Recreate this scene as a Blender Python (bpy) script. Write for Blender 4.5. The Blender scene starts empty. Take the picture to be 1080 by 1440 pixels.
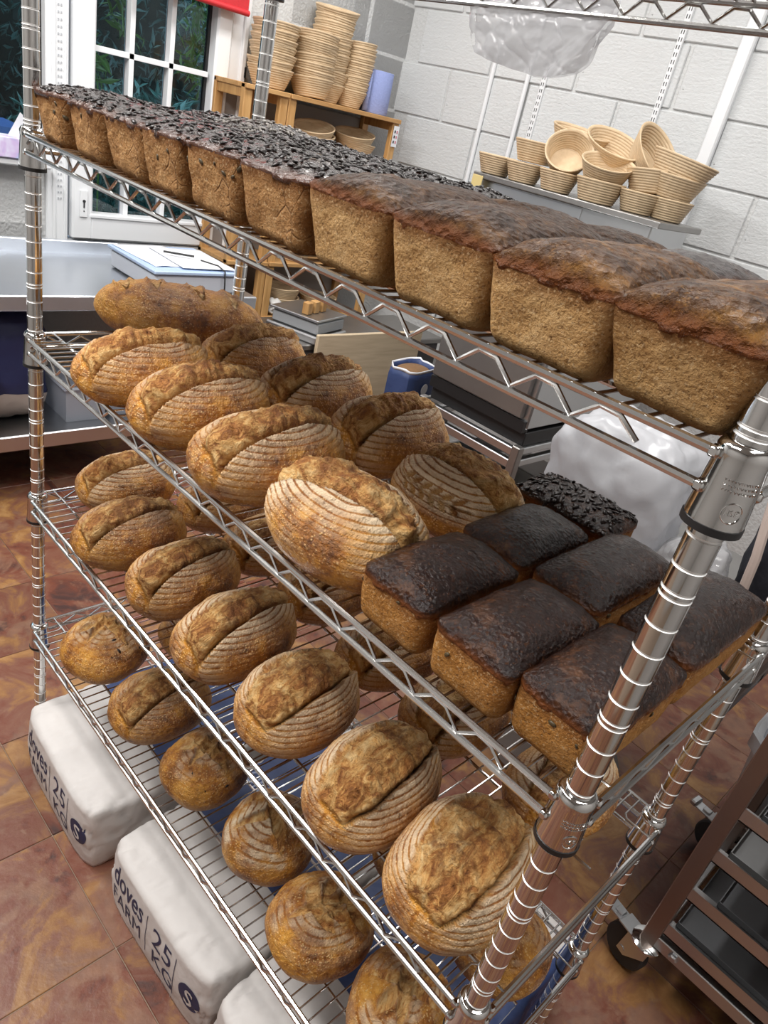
import bpy, bmesh, math, random
import numpy as np
from mathutils import Vector, Matrix, noise as mnoise

sc = bpy.context.scene
COL = sc.collection
PI = math.pi
R_ = math.radians

# ------------------------------------------------------------------ camera
cam_d = bpy.data.cameras.new('camera')
cam = bpy.data.objects.new('camera', cam_d)
COL.objects.link(cam)
rx = Vector((0.67010, 0.71197, 0.20991))
up = Vector((-0.47465, 0.19359, 0.85862))
bk = Vector((0.57068, -0.67500, 0.46766))
cam.matrix_world = Matrix(((rx.x, up.x, bk.x, 1.3100), (rx.y, up.y, bk.y, -0.4956), (rx.z, up.z, bk.z, 1.4961), (0, 0, 0, 1)))
cam_d.sensor_fit = 'VERTICAL'
cam_d.sensor_height = 36.0
cam_d.lens = 36.0 * 1024.0 / 1440.0
cam_d.clip_start = 0.02
cam_d.clip_end = 200
sc.camera = cam

# ------------------------------------------------------------------ sky, lamps, exposure
sc.view_settings.view_transform = 'Standard'
sc.view_settings.look = 'None'
sc.view_settings.gamma = 1.0
sc.view_settings.use_curve_mapping = False
sc.view_settings.exposure = 0.42
world = bpy.data.worlds.new('sky')
sc.world = world
world.use_nodes = True
bgn = world.node_tree.nodes['Background']
bgn.inputs[0].default_value = (0.62, 0.78, 1.0, 1)
bgn.inputs[1].default_value = 2.0
sc.cycles.max_bounces = 8
sc.cycles.diffuse_bounces = 4
sc.cycles.glossy_bounces = 4
sc.cycles.transparent_max_bounces = 12
sc.cycles.sample_clamp_indirect = 6.0
sc.cycles.caustics_reflective = False
sc.cycles.caustics_refractive = False

def lamp(name, loc, rot, sx, sy, power, col):
    d = bpy.data.lights.new(name, 'AREA')
    d.shape = 'RECTANGLE'; d.size = sx; d.size_y = sy
    d.energy = power; d.color = col
    o = bpy.data.objects.new(name, d); COL.objects.link(o)
    o.location = loc; o.rotation_euler = rot
    return o
LC = (1.0, 0.98, 0.955)
lamp('ceiling_panel_light', (0.35, -0.95, 2.70), (0, 0, 0), 1.2, 0.3, 34, LC)
lamp('ceiling_panel_light', (-0.80, -0.55, 2.70), (0, 0, 0), 1.2, 0.3, 36, LC)
lamp('ceiling_panel_light', (-0.95, 1.25, 2.70), (0, 0, R_(90)), 1.2, 0.3, 20, LC)
lamp('ceiling_panel_light', (0.35, 1.35, 2.70), (0, 0, R_(90)), 1.2, 0.3, 19, LC)
lamp('ceiling_panel_light', (1.75, 0.2, 2.70), (0, 0, R_(90)), 1.2, 0.3, 20, LC)

# ------------------------------------------------------------------ helpers
def link(o, parent=None):
    COL.objects.link(o)
    if parent is not None:
        o.parent = parent
    return o

def tag(o, label=None, cat=None, group=None, kind=None):
    if label: o['label'] = label
    if cat: o['category'] = cat
    if group: o['group'] = group
    if kind: o['kind'] = kind
    return o

def empty(name, loc=(0, 0, 0), rz=0.0, label=None, cat=None, group=None):
    o = bpy.data.objects.new(name, None)
    o.empty_display_size = 0.05
    link(o)
    o.location = loc; o.rotation_euler = (0, 0, rz)
    return tag(o, label, cat, group)

def copy_tree(o, parent=None):
    c = o.copy(); COL.objects.link(c)
    if parent is not None: c.parent = parent
    for ch in list(o.children): copy_tree(ch, c)
    return c

class MB:
    def __init__(s): s.v = []; s.f = []; s.n = 0
    def add(s, vs, fs):
        b = s.n
        s.v.extend([tuple(v) for v in vs]); s.f.extend([tuple(i + b for i in f) for f in fs]); s.n += len(vs)
        return s
    def box(s, x0, x1, y0, y1, z0, z1, bev=0.0, M=None):
        c = [(x0 + x1) / 2, (y0 + y1) / 2, (z0 + z1) / 2]; h = [abs(x1 - x0) / 2, abs(y1 - y0) / 2, abs(z1 - z0) / 2]
        b = min(bev, min(h) * 0.45)
        vs = []; fs = []
        if b <= 0:
            for i in range(8):
                vs.append([c[k] + h[k] * (1 if (i >> k) & 1 else -1) for k in range(3)])
            fs = [(0, 2, 3, 1), (4, 5, 7, 6), (0, 1, 5, 4), (2, 6, 7, 3), (0, 4, 6, 2), (1, 3, 7, 5)]
        else:
            idx = {}
            for i in range(8):
                sg = [1 if (i >> k) & 1 else -1 for k in range(3)]
                for a in range(3):
                    idx[(i, a)] = len(vs)
                    vs.append([c[k] + sg[k] * (h[k] - (0 if k == a else b)) for k in range(3)])
            def q(ids, n):
                p = [Vector(vs[j]) for j in ids]
                nn = (p[1] - p[0]).cross(p[2] - p[1])
                fs.append(tuple(ids) if nn.dot(Vector(n)) > 0 else tuple(reversed(ids)))
            for a in range(3):
                u, w = [k for k in range(3) if k != a]
                for sgn in (0, 1):
                    ids = []
                    for (p, r) in ((0, 0), (1, 0), (1, 1), (0, 1)):
                        i = (sgn << a) | (p << u) | (r << w); ids.append(idx[(i, a)])
                    n = [0, 0, 0]; n[a] = 1 if sgn else -1
                    q(ids, n)
                for p in (0, 1):
                    for r in (0, 1):
                        i0 = (p << u) | (r << w); i1 = i0 | (1 << a)
                        n = [0, 0, 0]; n[u] = 1 if p else -1; n[w] = 1 if r else -1
                        q([idx[(i0, u)], idx[(i1, u)], idx[(i1, w)], idx[(i0, w)]], n)
            for i in range(8):
                q([idx[(i, 0)], idx[(i, 1)], idx[(i, 2)]], [1 if (i >> k) & 1 else -1 for k in range(3)])
        if M is not None: vs = [M @ Vector(v) for v in vs]
        return s.add(vs, fs)
    def tube(s, pts, r, seg=8, caps=True, closed=False):
        pts = [Vector(p) for p in pts]; n = len(pts)
        rs = r if isinstance(r, (list, tuple)) else [r] * n
        t0 = (pts[1] - pts[0]).normalized()
        ref = Vector((0, 0, 1)) if abs(t0.z) < 0.9 else Vector((1, 0, 0))
        u = t0.cross(ref).normalized()
        vs = []; fs = []
        for i, p in enumerate(pts):
            if closed: t = (pts[(i + 1) % n] - pts[i - 1]).normalized()
            elif i == 0: t = t0
            elif i == n - 1: t = (pts[-1] - pts[-2]).normalized()
            else: t = ((pts[i + 1] - p).normalized() + (p - pts[i - 1]).normalized()).normalized()
            u = (u - t * u.dot(t)).normalized(); w = t.cross(u)
            for k in range(seg):
                a = 2 * PI * k / seg
                vs.append(p + (u * math.cos(a) + w * math.sin(a)) * rs[i])
        m = n if closed else n - 1
        for i in range(m):
            a = i * seg; b = ((i + 1) % n) * seg
            for k in range(seg):
                k2 = (k + 1) % seg
                fs.append((a + k, a + k2, b + k2, b + k))
        if caps and not closed:
            fs.append(tuple(range(seg - 1, -1, -1))); fs.append(tuple(range((n - 1) * seg, n * seg)))
        return s.add(vs, fs)
    def lathe(s, prof, seg=24, c=(0, 0, 0), M=None, sx=1.0, sy=1.0):
        vs = []; fs = []
        for (r, z) in prof:
            for k in range(seg):
                a = 2 * PI * k / seg
                vs.append(Vector((c[0] + r * sx * math.cos(a), c[1] + r * sy * math.sin(a), c[2] + z)))
        for i in range(len(prof) - 1):
            for k in range(seg):
                k2 = (k + 1) % seg
                fs.append((i * seg + k, i * seg + k2, (i + 1) * seg + k2, (i + 1) * seg + k))
        if prof[0][0] > 1e-6: fs.append(tuple(range(seg - 1, -1, -1)))
        if prof[-1][0] > 1e-6:
            b = (len(prof) - 1) * seg; fs.append(tuple(range(b, b + seg)))
        if M is not None: vs = [M @ v for v in vs]
        return s.add(vs, fs)
    def mesh(s, name, mat, smooth=False):
        me = bpy.data.meshes.new(name)
        me.from_pydata([tuple(v) for v in s.v], [], s.f)
        if mat is not None: me.materials.append(mat)
        if smooth:
            me.polygons.foreach_set('use_smooth', [True] * len(me.polygons))
            if hasattr(me, 'set_sharp_from_angle'): me.set_sharp_from_angle(angle=R_(40))
        me.update()
        return me
    def build(s, name, mat, parent=None, smooth=False):
        return link(bpy.data.objects.new(name, s.mesh(name, mat, smooth)), parent)

def structure(o, label=None):
    o['kind'] = 'structure'
    if label: o['label'] = label
    return o

# ------------------------------------------------------------------ materials
def mat_new(name):
    m = bpy.data.materials.new(name); m.use_nodes = True
    nt = m.node_tree
    b = nt.nodes['Principled BSDF']
    return m, nt, b

def simple(name, col, rough=0.5, metal=0.0, var=0.0, scale=20.0, bump=0.0, bscale=60.0, spec=0.5, stretch=None):
    m, nt, b = mat_new(name)
    b.inputs['Base Color'].default_value = (*col, 1)
    b.inputs['Roughness'].default_value = rough
    b.inputs['Metallic'].default_value = metal
    b.inputs['Specular IOR Level'].default_value = spec
    N = nt.nodes; L = nt.links
    tc = N.new('ShaderNodeTexCoord')
    src = tc.outputs['Object']
    if stretch:
        mp = N.new('ShaderNodeMapping'); mp.inputs['Scale'].default_value = stretch
        L.new(src, mp.inputs[0]); src = mp.outputs[0]
    if var > 0:
        nz = N.new('ShaderNodeTexNoise'); nz.inputs['Scale'].default_value = scale; nz.inputs['Detail'].default_value = 5
        L.new(src, nz.inputs['Vector'])
        mx = N.new('ShaderNodeMix'); mx.data_type = 'RGBA'
        mx.inputs[6].default_value = (*[c * (1 - var) for c in col], 1)
        mx.inputs[7].default_value = (*[min(1, c * (1 + var)) for c in col], 1)
        L.new(nz.outputs[0], mx.inputs[0]); L.new(mx.outputs[2], b.inputs['Base Color'])
    if bump > 0:
        n2 = N.new('ShaderNodeTexNoise'); n2.inputs['Scale'].default_value = bscale; n2.inputs['Detail'].default_value = 4
        L.new(src, n2.inputs['Vector'])
        bp = N.new('ShaderNodeBump'); bp.inputs['Strength'].default_value = bump; bp.inputs['Distance'].default_value = 0.01
        L.new(n2.outputs[0], bp.inputs['Height']); L.new(bp.outputs[0], b.inputs['Normal'])
    return m

class G:
    """small node-graph writer"""
    def __init__(s, name):
        s.m, s.nt, s.b = mat_new(name); s.N = s.nt.nodes; s.L = s.nt.links
        s.tc = s.N.new('ShaderNodeTexCoord')
    def set(s, sock, v):
        if hasattr(v, 'links') or isinstance(v, bpy.types.NodeSocket): s.L.new(v, sock)
        else: sock.default_value = v
    def noise(s, scale, detail=4, vec=None, rough=0.55, dist=0.0, out=0):
        n = s.N.new('ShaderNodeTexNoise'); n.inputs['Scale'].default_value = scale; n.inputs['Detail'].default_value = detail
        n.inputs['Roughness'].default_value = rough; n.inputs['Distortion'].default_value = dist
        s.L.new(vec if vec is not None else s.tc.outputs['Object'], n.inputs['Vector']); return n.outputs[out]
    def vor(s, scale, vec=None, feature='F1', out=0):
        n = s.N.new('ShaderNodeTexVoronoi'); n.inputs['Scale'].default_value = scale; n.feature = feature
        s.L.new(vec if vec is not None else s.tc.outputs['Object'], n.inputs['Vector']); return n.outputs[out]
    def mapping(s, scale=(1, 1, 1), loc=(0, 0, 0), vec=None):
        n = s.N.new('ShaderNodeMapping'); n.inputs['Scale'].default_value = scale; n.inputs['Location'].default_value = loc
        s.L.new(vec if vec is not None else s.tc.outputs['Object'], n.inputs[0]); return n.outputs[0]
    def math(s, op, a, b=0.0, c=None, clamp=False):
        n = s.N.new('ShaderNodeMath'); n.operation = op; n.use_clamp = clamp
        s.set(n.inputs[0], a); s.set(n.inputs[1], b)
        if c is not None: s.set(n.inputs[2], c)
        return n.outputs[0]
    def smooth(s, x, lo, hi):
        n = s.N.new('ShaderNodeMapRange'); n.interpolation_type = 'SMOOTHSTEP'
        s.set(n.inputs[0], x); n.inputs[1].default_value = lo; n.inputs[2].default_value = hi
        return n.outputs[0]
    def ramp(s, fac, stops):
        n = s.N.new('ShaderNodeValToRGB'); e = n.color_ramp.elements
        while len(e) < len(stops): e.new(0.5)
        for el, (p, c) in zip(e, stops): el.position = p; el.color = (*c, 1)
        s.set(n.inputs[0], fac); return n.outputs[0]
    def mix(s, f, a, b, blend='MIX'):
        n = s.N.new('ShaderNodeMix'); n.data_type = 'RGBA'; n.blend_type = blend
        s.set(n.inputs[0], f)
        s.set(n.inputs[6], a if not isinstance(a, tuple) else (*a, 1)); s.set(n.inputs[7], b if not isinstance(b, tuple) else (*b, 1))
        return n.outputs[2]
    def bump(s, h, strength=0.5, dist=0.01, normal=None):
        n = s.N.new('ShaderNodeBump'); n.inputs['Strength'].default_value = strength; n.inputs['Distance'].default_value = dist
        s.set(n.inputs['Height'], h)
        if normal is not None: s.L.new(normal, n.inputs['Normal'])
        return n.outputs[0]
    def attr(s, name):
        n = s.N.new('ShaderNodeAttribute'); n.attribute_name = name; return n
    def sep(s, col):
        n = s.N.new('ShaderNodeSeparateColor'); s.L.new(col, n.inputs[0]); return n.outputs
    def rand(s):
        return s.N.new('ShaderNodeObjectInfo').outputs['Random']
    def rgb_gain(s, col, val):
        n = s.N.new('ShaderNodeHueSaturation'); s.L.new(col, n.inputs['Color']); s.set(n.inputs['Value'], val); return n.outputs[0]
    def out(s, col, rough=0.5, normal=None, metal=None, spec=None):
        s.set(s.b.inputs['Base Color'], col if not isinstance(col, tuple) else (*col, 1))
        s.set(s.b.inputs['Roughness'], rough)
        if normal is not None: s.L.new(normal, s.b.inputs['Normal'])
        if metal is not None: s.b.inputs['Metallic'].default_value = metal
        if spec is not None: s.b.inputs['Specular IOR Level'].default_value = spec
        return s.m

def bread_material():
    g = G('hearth_crust')
    z = g.sep(g.attr('zone').outputs['Color']); fl, bl, ch = z[0], z[1], z[2]
    ring = g.attr('ring').outputs['Fac']
    tone = g.attr('tone').outputs['Fac']
    n1 = g.noise(17, 6, rough=0.62)
    n0 = g.noise(75, 6, rough=0.75)
    crust = g.ramp(g.math('ADD', g.math('MULTIPLY', n1, 0.62), g.math('MULTIPLY', n0, 0.40)), [(0.37, (0.090, 0.025, 0.004)), (0.47, (0.30, 0.106, 0.012)), (0.56, (0.52, 0.235, 0.030)), (0.70, (0.68, 0.380, 0.085))])
    vb = g.vor(240, out=0)
    bli = g.smooth(vb, 0.46, 0.08)
    crust = g.mix(g.math('MULTIPLY', bli, g.math('MULTIPLY', g.smooth(g.noise(28, 3), 0.36, 0.56), 0.80)), crust, (0.78, 0.52, 0.23))
    toast = g.attr('toast').outputs['Fac']
    # torn, open crumb of the bloom
    vec = g.mapping((24, 10, 15))
    n2 = g.noise(2.6, 7, vec=vec, rough=0.70, dist=0.8)
    bloom = g.ramp(n2, [(0.33, (0.135, 0.042, 0.009)), (0.43, (0.37, 0.150, 0.034)), (0.51, (0.60, 0.330, 0.105)), (0.66, (0.78, 0.560, 0.270))])
    # flour left by the basket coils
    rw = g.math('FRACT', ring)
    band = g.math('MULTIPLY', g.smooth(rw, 0.02, 0.25), g.smooth(rw, 1.0, 0.78))
    pn = g.noise(75, 6, rough=0.72)
    patch = g.smooth(g.math('ADD', g.math('MULTIPLY', band, 0.34), g.math('MULTIPLY', pn, 0.95)), 0.46, 0.82)
    fm = g.math('MULTIPLY', fl, patch, clamp=True)
    col = g.mix(g.math('MULTIPLY', toast, 0.62), crust, (0.115, 0.036, 0.009))
    col = g.mix(g.math('MULTIPLY', fm, 0.85), col, (0.68, 0.55, 0.385))
    line = g.math('MULTIPLY', g.math('SUBTRACT', 1.0, band), g.math('MULTIPLY', g.smooth(fl, 0.12, 0.7), 0.42), clamp=True)
    col = g.mix(line, col, (0.24, 0.095, 0.024))
    tb2 = g.math('MULTIPLY', toast, g.smooth(g.noise(48, 6, rough=0.75), 0.36, 0.60))
    bloom = g.mix(g.math('MULTIPLY', tb2, 0.85), bloom, (0.165, 0.056, 0.014))
    col = g.mix(bl, col, bloom)
    col = g.mix(ch, col, (0.045, 0.016, 0.006))
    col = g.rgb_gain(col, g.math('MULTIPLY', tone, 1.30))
    nb = g.noise(170, 5, rough=0.68)
    bh = g.math('ADD', g.math('MULTIPLY', nb, 0.8), g.math('MULTIPLY', n2, g.math('MULTIPLY', bl, 2.2)))
    bh = g.math('ADD', bh, g.math('MULTIPLY', bli, 0.15))
    nor = g.bump(bh, 0.95, 0.007)
    rough = g.math('ADD', 0.36, g.math('MULTIPLY', g.math('MAXIMUM', fm, bl), 0.30))
    return g.out(col, rough, nor, spec=0.5)

def tin_side(name, c0, c1, c2, speck, cracks=0.0):
    g = G(name)
    n = g.noise(34, 6, rough=0.72)
    col = g.ramp(n, [(0.3, c0), (0.5, c1), (0.70, c2)])
    big = g.noise(9, 3)
    col = g.mix(g.math('MULTIPLY', g.smooth(big, 0.50, 0.75), 0.7), col, c0)
    rim = g.attr('rim').outputs['Fac']
    col = g.mix(g.math('MULTIPLY', g.smooth(rim, 0.0, 1.0), 0.75), col, (0.17, 0.060, 0.014))
    sp = g.smooth(g.noise(300, 3, rough=0.6), 0.56, 0.68)
    col = g.mix(g.math('MULTIPLY', sp, speck), col, (0.11, 0.045, 0.013))
    li = g.smooth(g.noise(380, 2, vec=g.mapping(loc=(3, 1, 2))), 0.56, 0.68)
    col = g.mix(g.math('MULTIPLY', li, 0.45), col, (0.66, 0.48, 0.27))
    crk = g.smooth(g.vor(26, feature='DISTANCE_TO_EDGE', vec=g.mapping((1.0, 1.0, 0.6))), 0.022, 0.0)
    crk = g.math('MULTIPLY', g.math('MULTIPLY', crk, cracks), g.smooth(g.noise(13, 3), 0.50, 0.62))
    col = g.mix(g.math('MULTIPLY', crk, speck), col, (0.12, 0.045, 0.012))
    h = g.math('ADD', g.noise(240, 4, rough=0.7), g.math('MULTIPLY', g.noise(70, 4), 0.9))
    h = g.math('SUBTRACT', h, g.math('MULTIPLY', crk, speck))
    return g.out(col, 0.75, g.bump(h, 0.8, 0.004), spec=0.25)

def tin_crust(name, c0, c1, c2, rough, bumpd=0.006, scale=45, edge=(0.16, 0.050, 0.013), spec=0.5, rv=0.25):
    g = G(name)
    n = g.noise(24, 7, rough=0.74)
    col = g.ramp(n, [(0.38, c0), (0.54, c1), (0.70, c2)])
    fine = g.smooth(g.noise(210, 4, rough=0.7), 0.52, 0.68)
    col = g.mix(g.math('MULTIPLY', fine, 0.55), col, c2)
    rim = g.attr('rim').outputs['Fac']
    col = g.mix(g.smooth(g.math('ADD', rim, g.math('MULTIPLY', g.noise(40, 4), 0.5)), 0.35, 1.25), edge, col)
    h = g.math('ADD', g.noise(scale, 6, rough=0.68), g.math('MULTIPLY', g.vor(scale * 2.2), 0.45))
    r = g.math('ADD', rough, g.math('MULTIPLY', g.noise(90, 3), rv))
    return g.out(col, r, g.bump(h, 0.85, bumpd), spec=spec)

def metal(name, col, rough, bump=0.0, stretch=None, var=0.0):
    g = G(name)
    if var:
        c = g.mix(g.noise(6, 5), tuple(x * (1 - var) for x in col), tuple(min(1, x * (1 + var)) for x in col))
    else:
        c = col
    nor = None
    if bump:
        nor = g.bump(g.noise(40, 3, vec=g.mapping(stretch or (1, 1, 1))), bump, 0.002)
    return g.out(c, rough, nor, metal=1.0)

M = {}
M['bread'] = bread_material()
M['side_pale'] = tin_side('wholemeal_side', (0.33, 0.170, 0.055), (0.46, 0.275, 0.110), (0.56, 0.36, 0.165), 0.65)
M['side_brown'] = tin_side('rye_side', (0.25, 0.115, 0.036), (0.36, 0.185, 0.066), (0.46, 0.265, 0.110), 0.75, 0.6)
M['side_small'] = tin_side('rye_small_side', (0.27, 0.105, 0.020), (0.41, 0.185, 0.042), (0.50, 0.265, 0.085), 0.7)
M['crust_black'] = tin_crust('seeded_black_crust', (0.008, 0.004, 0.003), (0.014, 0.006, 0.005), (0.045, 0.018, 0.010), 0.05, 0.006, 48, (0.075, 0.026, 0.012), 0.75, 0.12)
M['crust_brown'] = tin_crust('brown_crust', (0.018, 0.007, 0.0025), (0.050, 0.020, 0.006), (0.165, 0.076, 0.019), 0.20, 0.014, 60, spec=0.20)
M['crust_amber'] = tin_crust('amber_crust', (0.030, 0.011, 0.0035), (0.090, 0.037, 0.009), (0.29, 0.140, 0.034), 0.18, 0.016, 50, spec=0.22)
M['crust_dark'] = tin_crust('dark_glossy_crust', (0.009, 0.0035, 0.003), (0.016, 0.0055, 0.0035), (0.085, 0.031, 0.009), 0.08, 0.004, 95, spec=0.36, rv=0.2)
M['seed'] = simple('burnt_seed', (0.010, 0.006, 0.005), 0.30, var=0.5, scale=30)
M['seed_dark'] = simple('baked_seed', (0.012, 0.006, 0.005), 0.38, var=0.5, scale=30, spec=0.35)
M['seed_grey'] = simple('dusted_seed', (0.22, 0.20, 0.18), 0.45, var=0.5, scale=60)
M['seed_green'] = simple('pumpkin_seed', (0.060, 0.042, 0.018), 0.4, var=0.4, scale=60)
M['chrome'] = metal('chrome', (0.68, 0.68, 0.67), 0.085)
M['wire'] = metal('chrome_wire', (0.68, 0.68, 0.67), 0.20)
M['steel'] = metal('brushed_steel', (0.60, 0.61, 0.62), 0.30, 0.10, (1, 30, 30), 0.06)
M['steel_dark'] = metal('dull_steel', (0.36, 0.35, 0.34), 0.42, 0.10, (1, 20, 20), 0.15)
M['steel_bench'] = metal('bench_steel', (0.78, 0.82, 0.88), 0.36, 0.05, (2, 20, 2), 0.04)
M['black_plastic'] = simple('black_plastic', (0.012, 0.012, 0.013), 0.45)
M['zinc'] = metal('zinc', (0.62, 0.64, 0.66), 0.33, 0.06)
M['rubber'] = simple('grey_rubber', (0.030, 0.031, 0.033), 0.6, var=0.3, scale=30)
M['upvc'] = simple('white_upvc', (0.80, 0.82, 0.84), 0.35)
M['white_paint'] = simple('white_paint', (0.78, 0.78, 0.77), 0.6, bump=0.2, bscale=40)
M['mortar'] = simple('painted_mortar', (0.60, 0.61, 0.61), 0.7, bump=0.5, bscale=90)
M['pine'] = None
M['navy'] = simple('navy_paper', (0.018, 0.024, 0.085), 0.55, var=0.25, scale=8, bump=0.3, bscale=12)
M['blue_paper'] = simple('blue_paper', (0.035, 0.060, 0.165), 0.55, var=0.3, scale=10, bump=0.4, bscale=18)
M['ink'] = simple('navy_ink', (0.020, 0.024, 0.070), 0.6)
M['paper'] = simple('white_paper', (0.80, 0.82, 0.86), 0.7)
M['red'] = simple('red_fabric', (0.52, 0.022, 0.030), 0.6, var=0.15, scale=120)
M['roll'] = simple('blue_roll_paper', (0.28, 0.34, 0.62), 0.9, bump=0.3, bscale=120)
M['bin'] = simple('white_plastic', (0.74, 0.76, 0.80), 0.35)
M['clear'] = None

def block_mat():
    g = G('painted_block')
    h = g.math('ADD', g.math('MULTIPLY', g.noise(9, 4), 1.2), g.noise(70, 5, vec=g.mapping((1, 1, 1.6)), rough=0.7))
    h = g.math('ADD', h, g.math('MULTIPLY', g.noise(14, 3, vec=g.mapping((0.6, 0.6, 3.0)), dist=1.5), 0.7))
    pit = g.smooth(g.vor(13), 0.055, 0.03)
    h = g.math('SUBTRACT', h, g.math('MULTIPLY', pit, 2.0))
    col = g.mix(g.noise(3, 3), (0.60, 0.62, 0.63), (0.67, 0.685, 0.69))
    col = g.mix(g.math('MULTIPLY', pit, g.smooth(g.noise(5, 2), 0.45, 0.55)), col, (0.12, 0.12, 0.12))
    return g.out(col, 0.6, g.bump(h, 0.55, 0.006), spec=0.3)
M['block'] = block_mat()

def tile_mat():
    g = G('slate_tile')
    oi = g.N.new('ShaderNodeObjectInfo')
    off = g.N.new('ShaderNodeVectorMath'); off.operation = 'MULTIPLY_ADD'
    cmb = g.N.new('ShaderNodeCombineXYZ')
    g.L.new(oi.outputs['Random'], cmb.inputs[0]); g.L.new(oi.outputs['Random'], cmb.inputs[1]); g.L.new(oi.outputs['Random'], cmb.inputs[2])
    g.L.new(cmb.outputs[0], off.inputs[0]); off.inputs[1].default_value = (37, 91, 17); g.L.new(g.tc.outputs['Object'], off.inputs[2])
    v = off.outputs[0]
    n = g.noise(6.5, 7, vec=v, rough=0.62, dist=0.9)
    col = g.ramp(n, [(0.32, (0.060, 0.028, 0.024)), (0.43, (0.165, 0.052, 0.030)), (0.51, (0.190, 0.080, 0.050)), (0.58, (0.27, 0.128, 0.046)), (0.70, (0.39, 0.215, 0.085))])
    n2 = g.noise(4.2, 6, vec=g.mapping(loc=(5, 3, 1), vec=v), rough=0.6, dist=1.4)
    col = g.mix(g.smooth(n2, 0.52, 0.62), col, g.mix(g.noise(30, 5, vec=v), (0.125, 0.064, 0.052), (0.30, 0.150, 0.085)))
    pale = g.smooth(g.noise(26, 6, vec=v, rough=0.7), 0.56, 0.70)
    col = g.mix(g.math('MULTIPLY', pale, 0.35), col, (0.30, 0.19, 0.12))
    col = g.rgb_gain(col, g.math('ADD', 0.84, g.math('MULTIPLY', oi.outputs['Random'], 0.24)))
    edge = g.noise(7, 6, vec=v, rough=0.6, dist=0.9)
    nor = g.bump(g.math('ADD', edge, g.math('MULTIPLY', g.noise(60, 5, vec=v), 0.4)), 0.35, 0.006)
    return g.out(col, g.math('ADD', 0.30, g.math('MULTIPLY', g.noise(25, 3, vec=v), 0.25)), nor, spec=0.45)
M['tile'] = tile_mat()
M['grout'] = simple('grout', (0.26, 0.19, 0.14), 0.85, var=0.3, scale=40)

def wood_mat(name, a, b, axis):
    g = G(name)
    s = [26, 26, 26]; s[axis] = 2.2
    n = g.noise(2.0, 5, vec=g.mapping(tuple(s)), dist=0.6)
    col = g.ramp(n, [(0.32, a), (0.62, b)])
    return g.out(col, 0.5, g.bump(n, 0.15, 0.002))
M['pine_z'] = wood_mat('pine_upright', (0.42, 0.215, 0.070), (0.58, 0.34, 0.135), 2)
M['pine_y'] = wood_mat('pine_board', (0.40, 0.205, 0.070), (0.56, 0.33, 0.135), 1)
M['plywood'] = wood_mat('pale_board', (0.50, 0.40, 0.27), (0.60, 0.49, 0.34), 1)
M['dark_panel'] = simple('dark_panel', (0.055, 0.052, 0.055), 0.5, var=0.2, scale=8)

def cane_mat():
    g = G('cane')
    n = g.noise(30, 4, vec=g.mapping((1, 1, 4)))
    col = g.ramp(n, [(0.3, (0.52, 0.385, 0.235)), (0.7, (0.66, 0.51, 0.335))])
    return g.out(col, 0.6, g.bump(g.noise(120, 3), 0.2, 0.002))
M['cane'] = cane_mat()

def glass_mat(name, tint, refl, rough=0.02):
    m = bpy.data.materials.new(name); m.use_nodes = True
    nt = m.node_tree; N = nt.nodes; L = nt.links
    N.remove(N['Principled BSDF'])
    t = N.new('ShaderNodeBsdfTransparent'); t.inputs[0].default_value = (*tint, 1)
    gl = N.new('ShaderNodeBsdfGlossy'); gl.inputs['Roughness'].default_value = rough
    fr = N.new('ShaderNodeFresnel'); fr.inputs[0].default_value = 1.45
    mu = N.new('ShaderNodeMath'); mu.operation = 'MULTIPLY'; mu.inputs[1].default_value = refl
    mx = N.new('ShaderNodeMixShader')
    L.new(fr.outputs[0], mu.inputs[0]); L.new(mu.outputs[0], mx.inputs[0]); L.new(t.outputs[0], mx.inputs[1]); L.new(gl.outputs[0], mx.inputs[2])
    L.new(mx.outputs[0], N['Material Output'].inputs[0])
    return m
M['glass'] = glass_mat('window_glass', (0.86, 0.95, 0.95), 1.0)

def film_mat(name, col, thru, rough=0.25, bs=30, bstr=0.5):
    m = bpy.data.materials.new(name); m.use_nodes = True
    nt = m.node_tree; N = nt.nodes; L = nt.links
    b = N['Principled BSDF']; b.inputs['Base Color'].default_value = (*col, 1); b.inputs['Roughness'].default_value = rough
    b.inputs['Specular IOR Level'].default_value = 0.6
    t = N.new('ShaderNodeBsdfTransparent'); t.inputs[0].default_value = (0.97, 0.97, 0.97, 1)
    tl = N.new('ShaderNodeBsdfTranslucent'); tl.inputs[0].default_value = (*col, 1)
    tc = N.new('ShaderNodeTexCoord'); nz = N.new('ShaderNodeTexNoise'); nz.inputs['Scale'].default_value = bs; nz.inputs['Detail'].default_value = 5; nz.inputs['Distortion'].default_value = 1.2
    L.new(tc.outputs['Object'], nz.inputs['Vector'])
    bp = N.new('ShaderNodeBump'); bp.inputs['Strength'].default_value = bstr; bp.inputs['Distance'].default_value = 0.01
    L.new(nz.outputs[0], bp.inputs['Height']); L.new(bp.outputs[0], b.inputs['Normal'])
    m1 = N.new('ShaderNodeMixShader'); m1.inputs[0].default_value = 0.35
    L.new(b.outputs[0], m1.inputs[1]); L.new(tl.outputs[0], m1.inputs[2])
    m2 = N.new('ShaderNodeMixShader'); m2.inputs[0].default_value = thru
    L.new(m1.outputs[0], m2.inputs[1]); L.new(t.outputs[0], m2.inputs[2])
    L.new(m2.outputs[0], N['Material Output'].inputs[0])
    return m
M['film_white'] = film_mat('white_film', (0.66, 0.67, 0.70), 0.06, 0.3, 9, 0.35)
M['film_clear'] = film_mat('thin_film', (0.66, 0.66, 0.68), 0.40, 0.10, 10, 0.12)
M['film_box'] = film_mat('frosted_plastic', (0.62, 0.66, 0.74), 0.25, 0.3, 5, 0.1)

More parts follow.
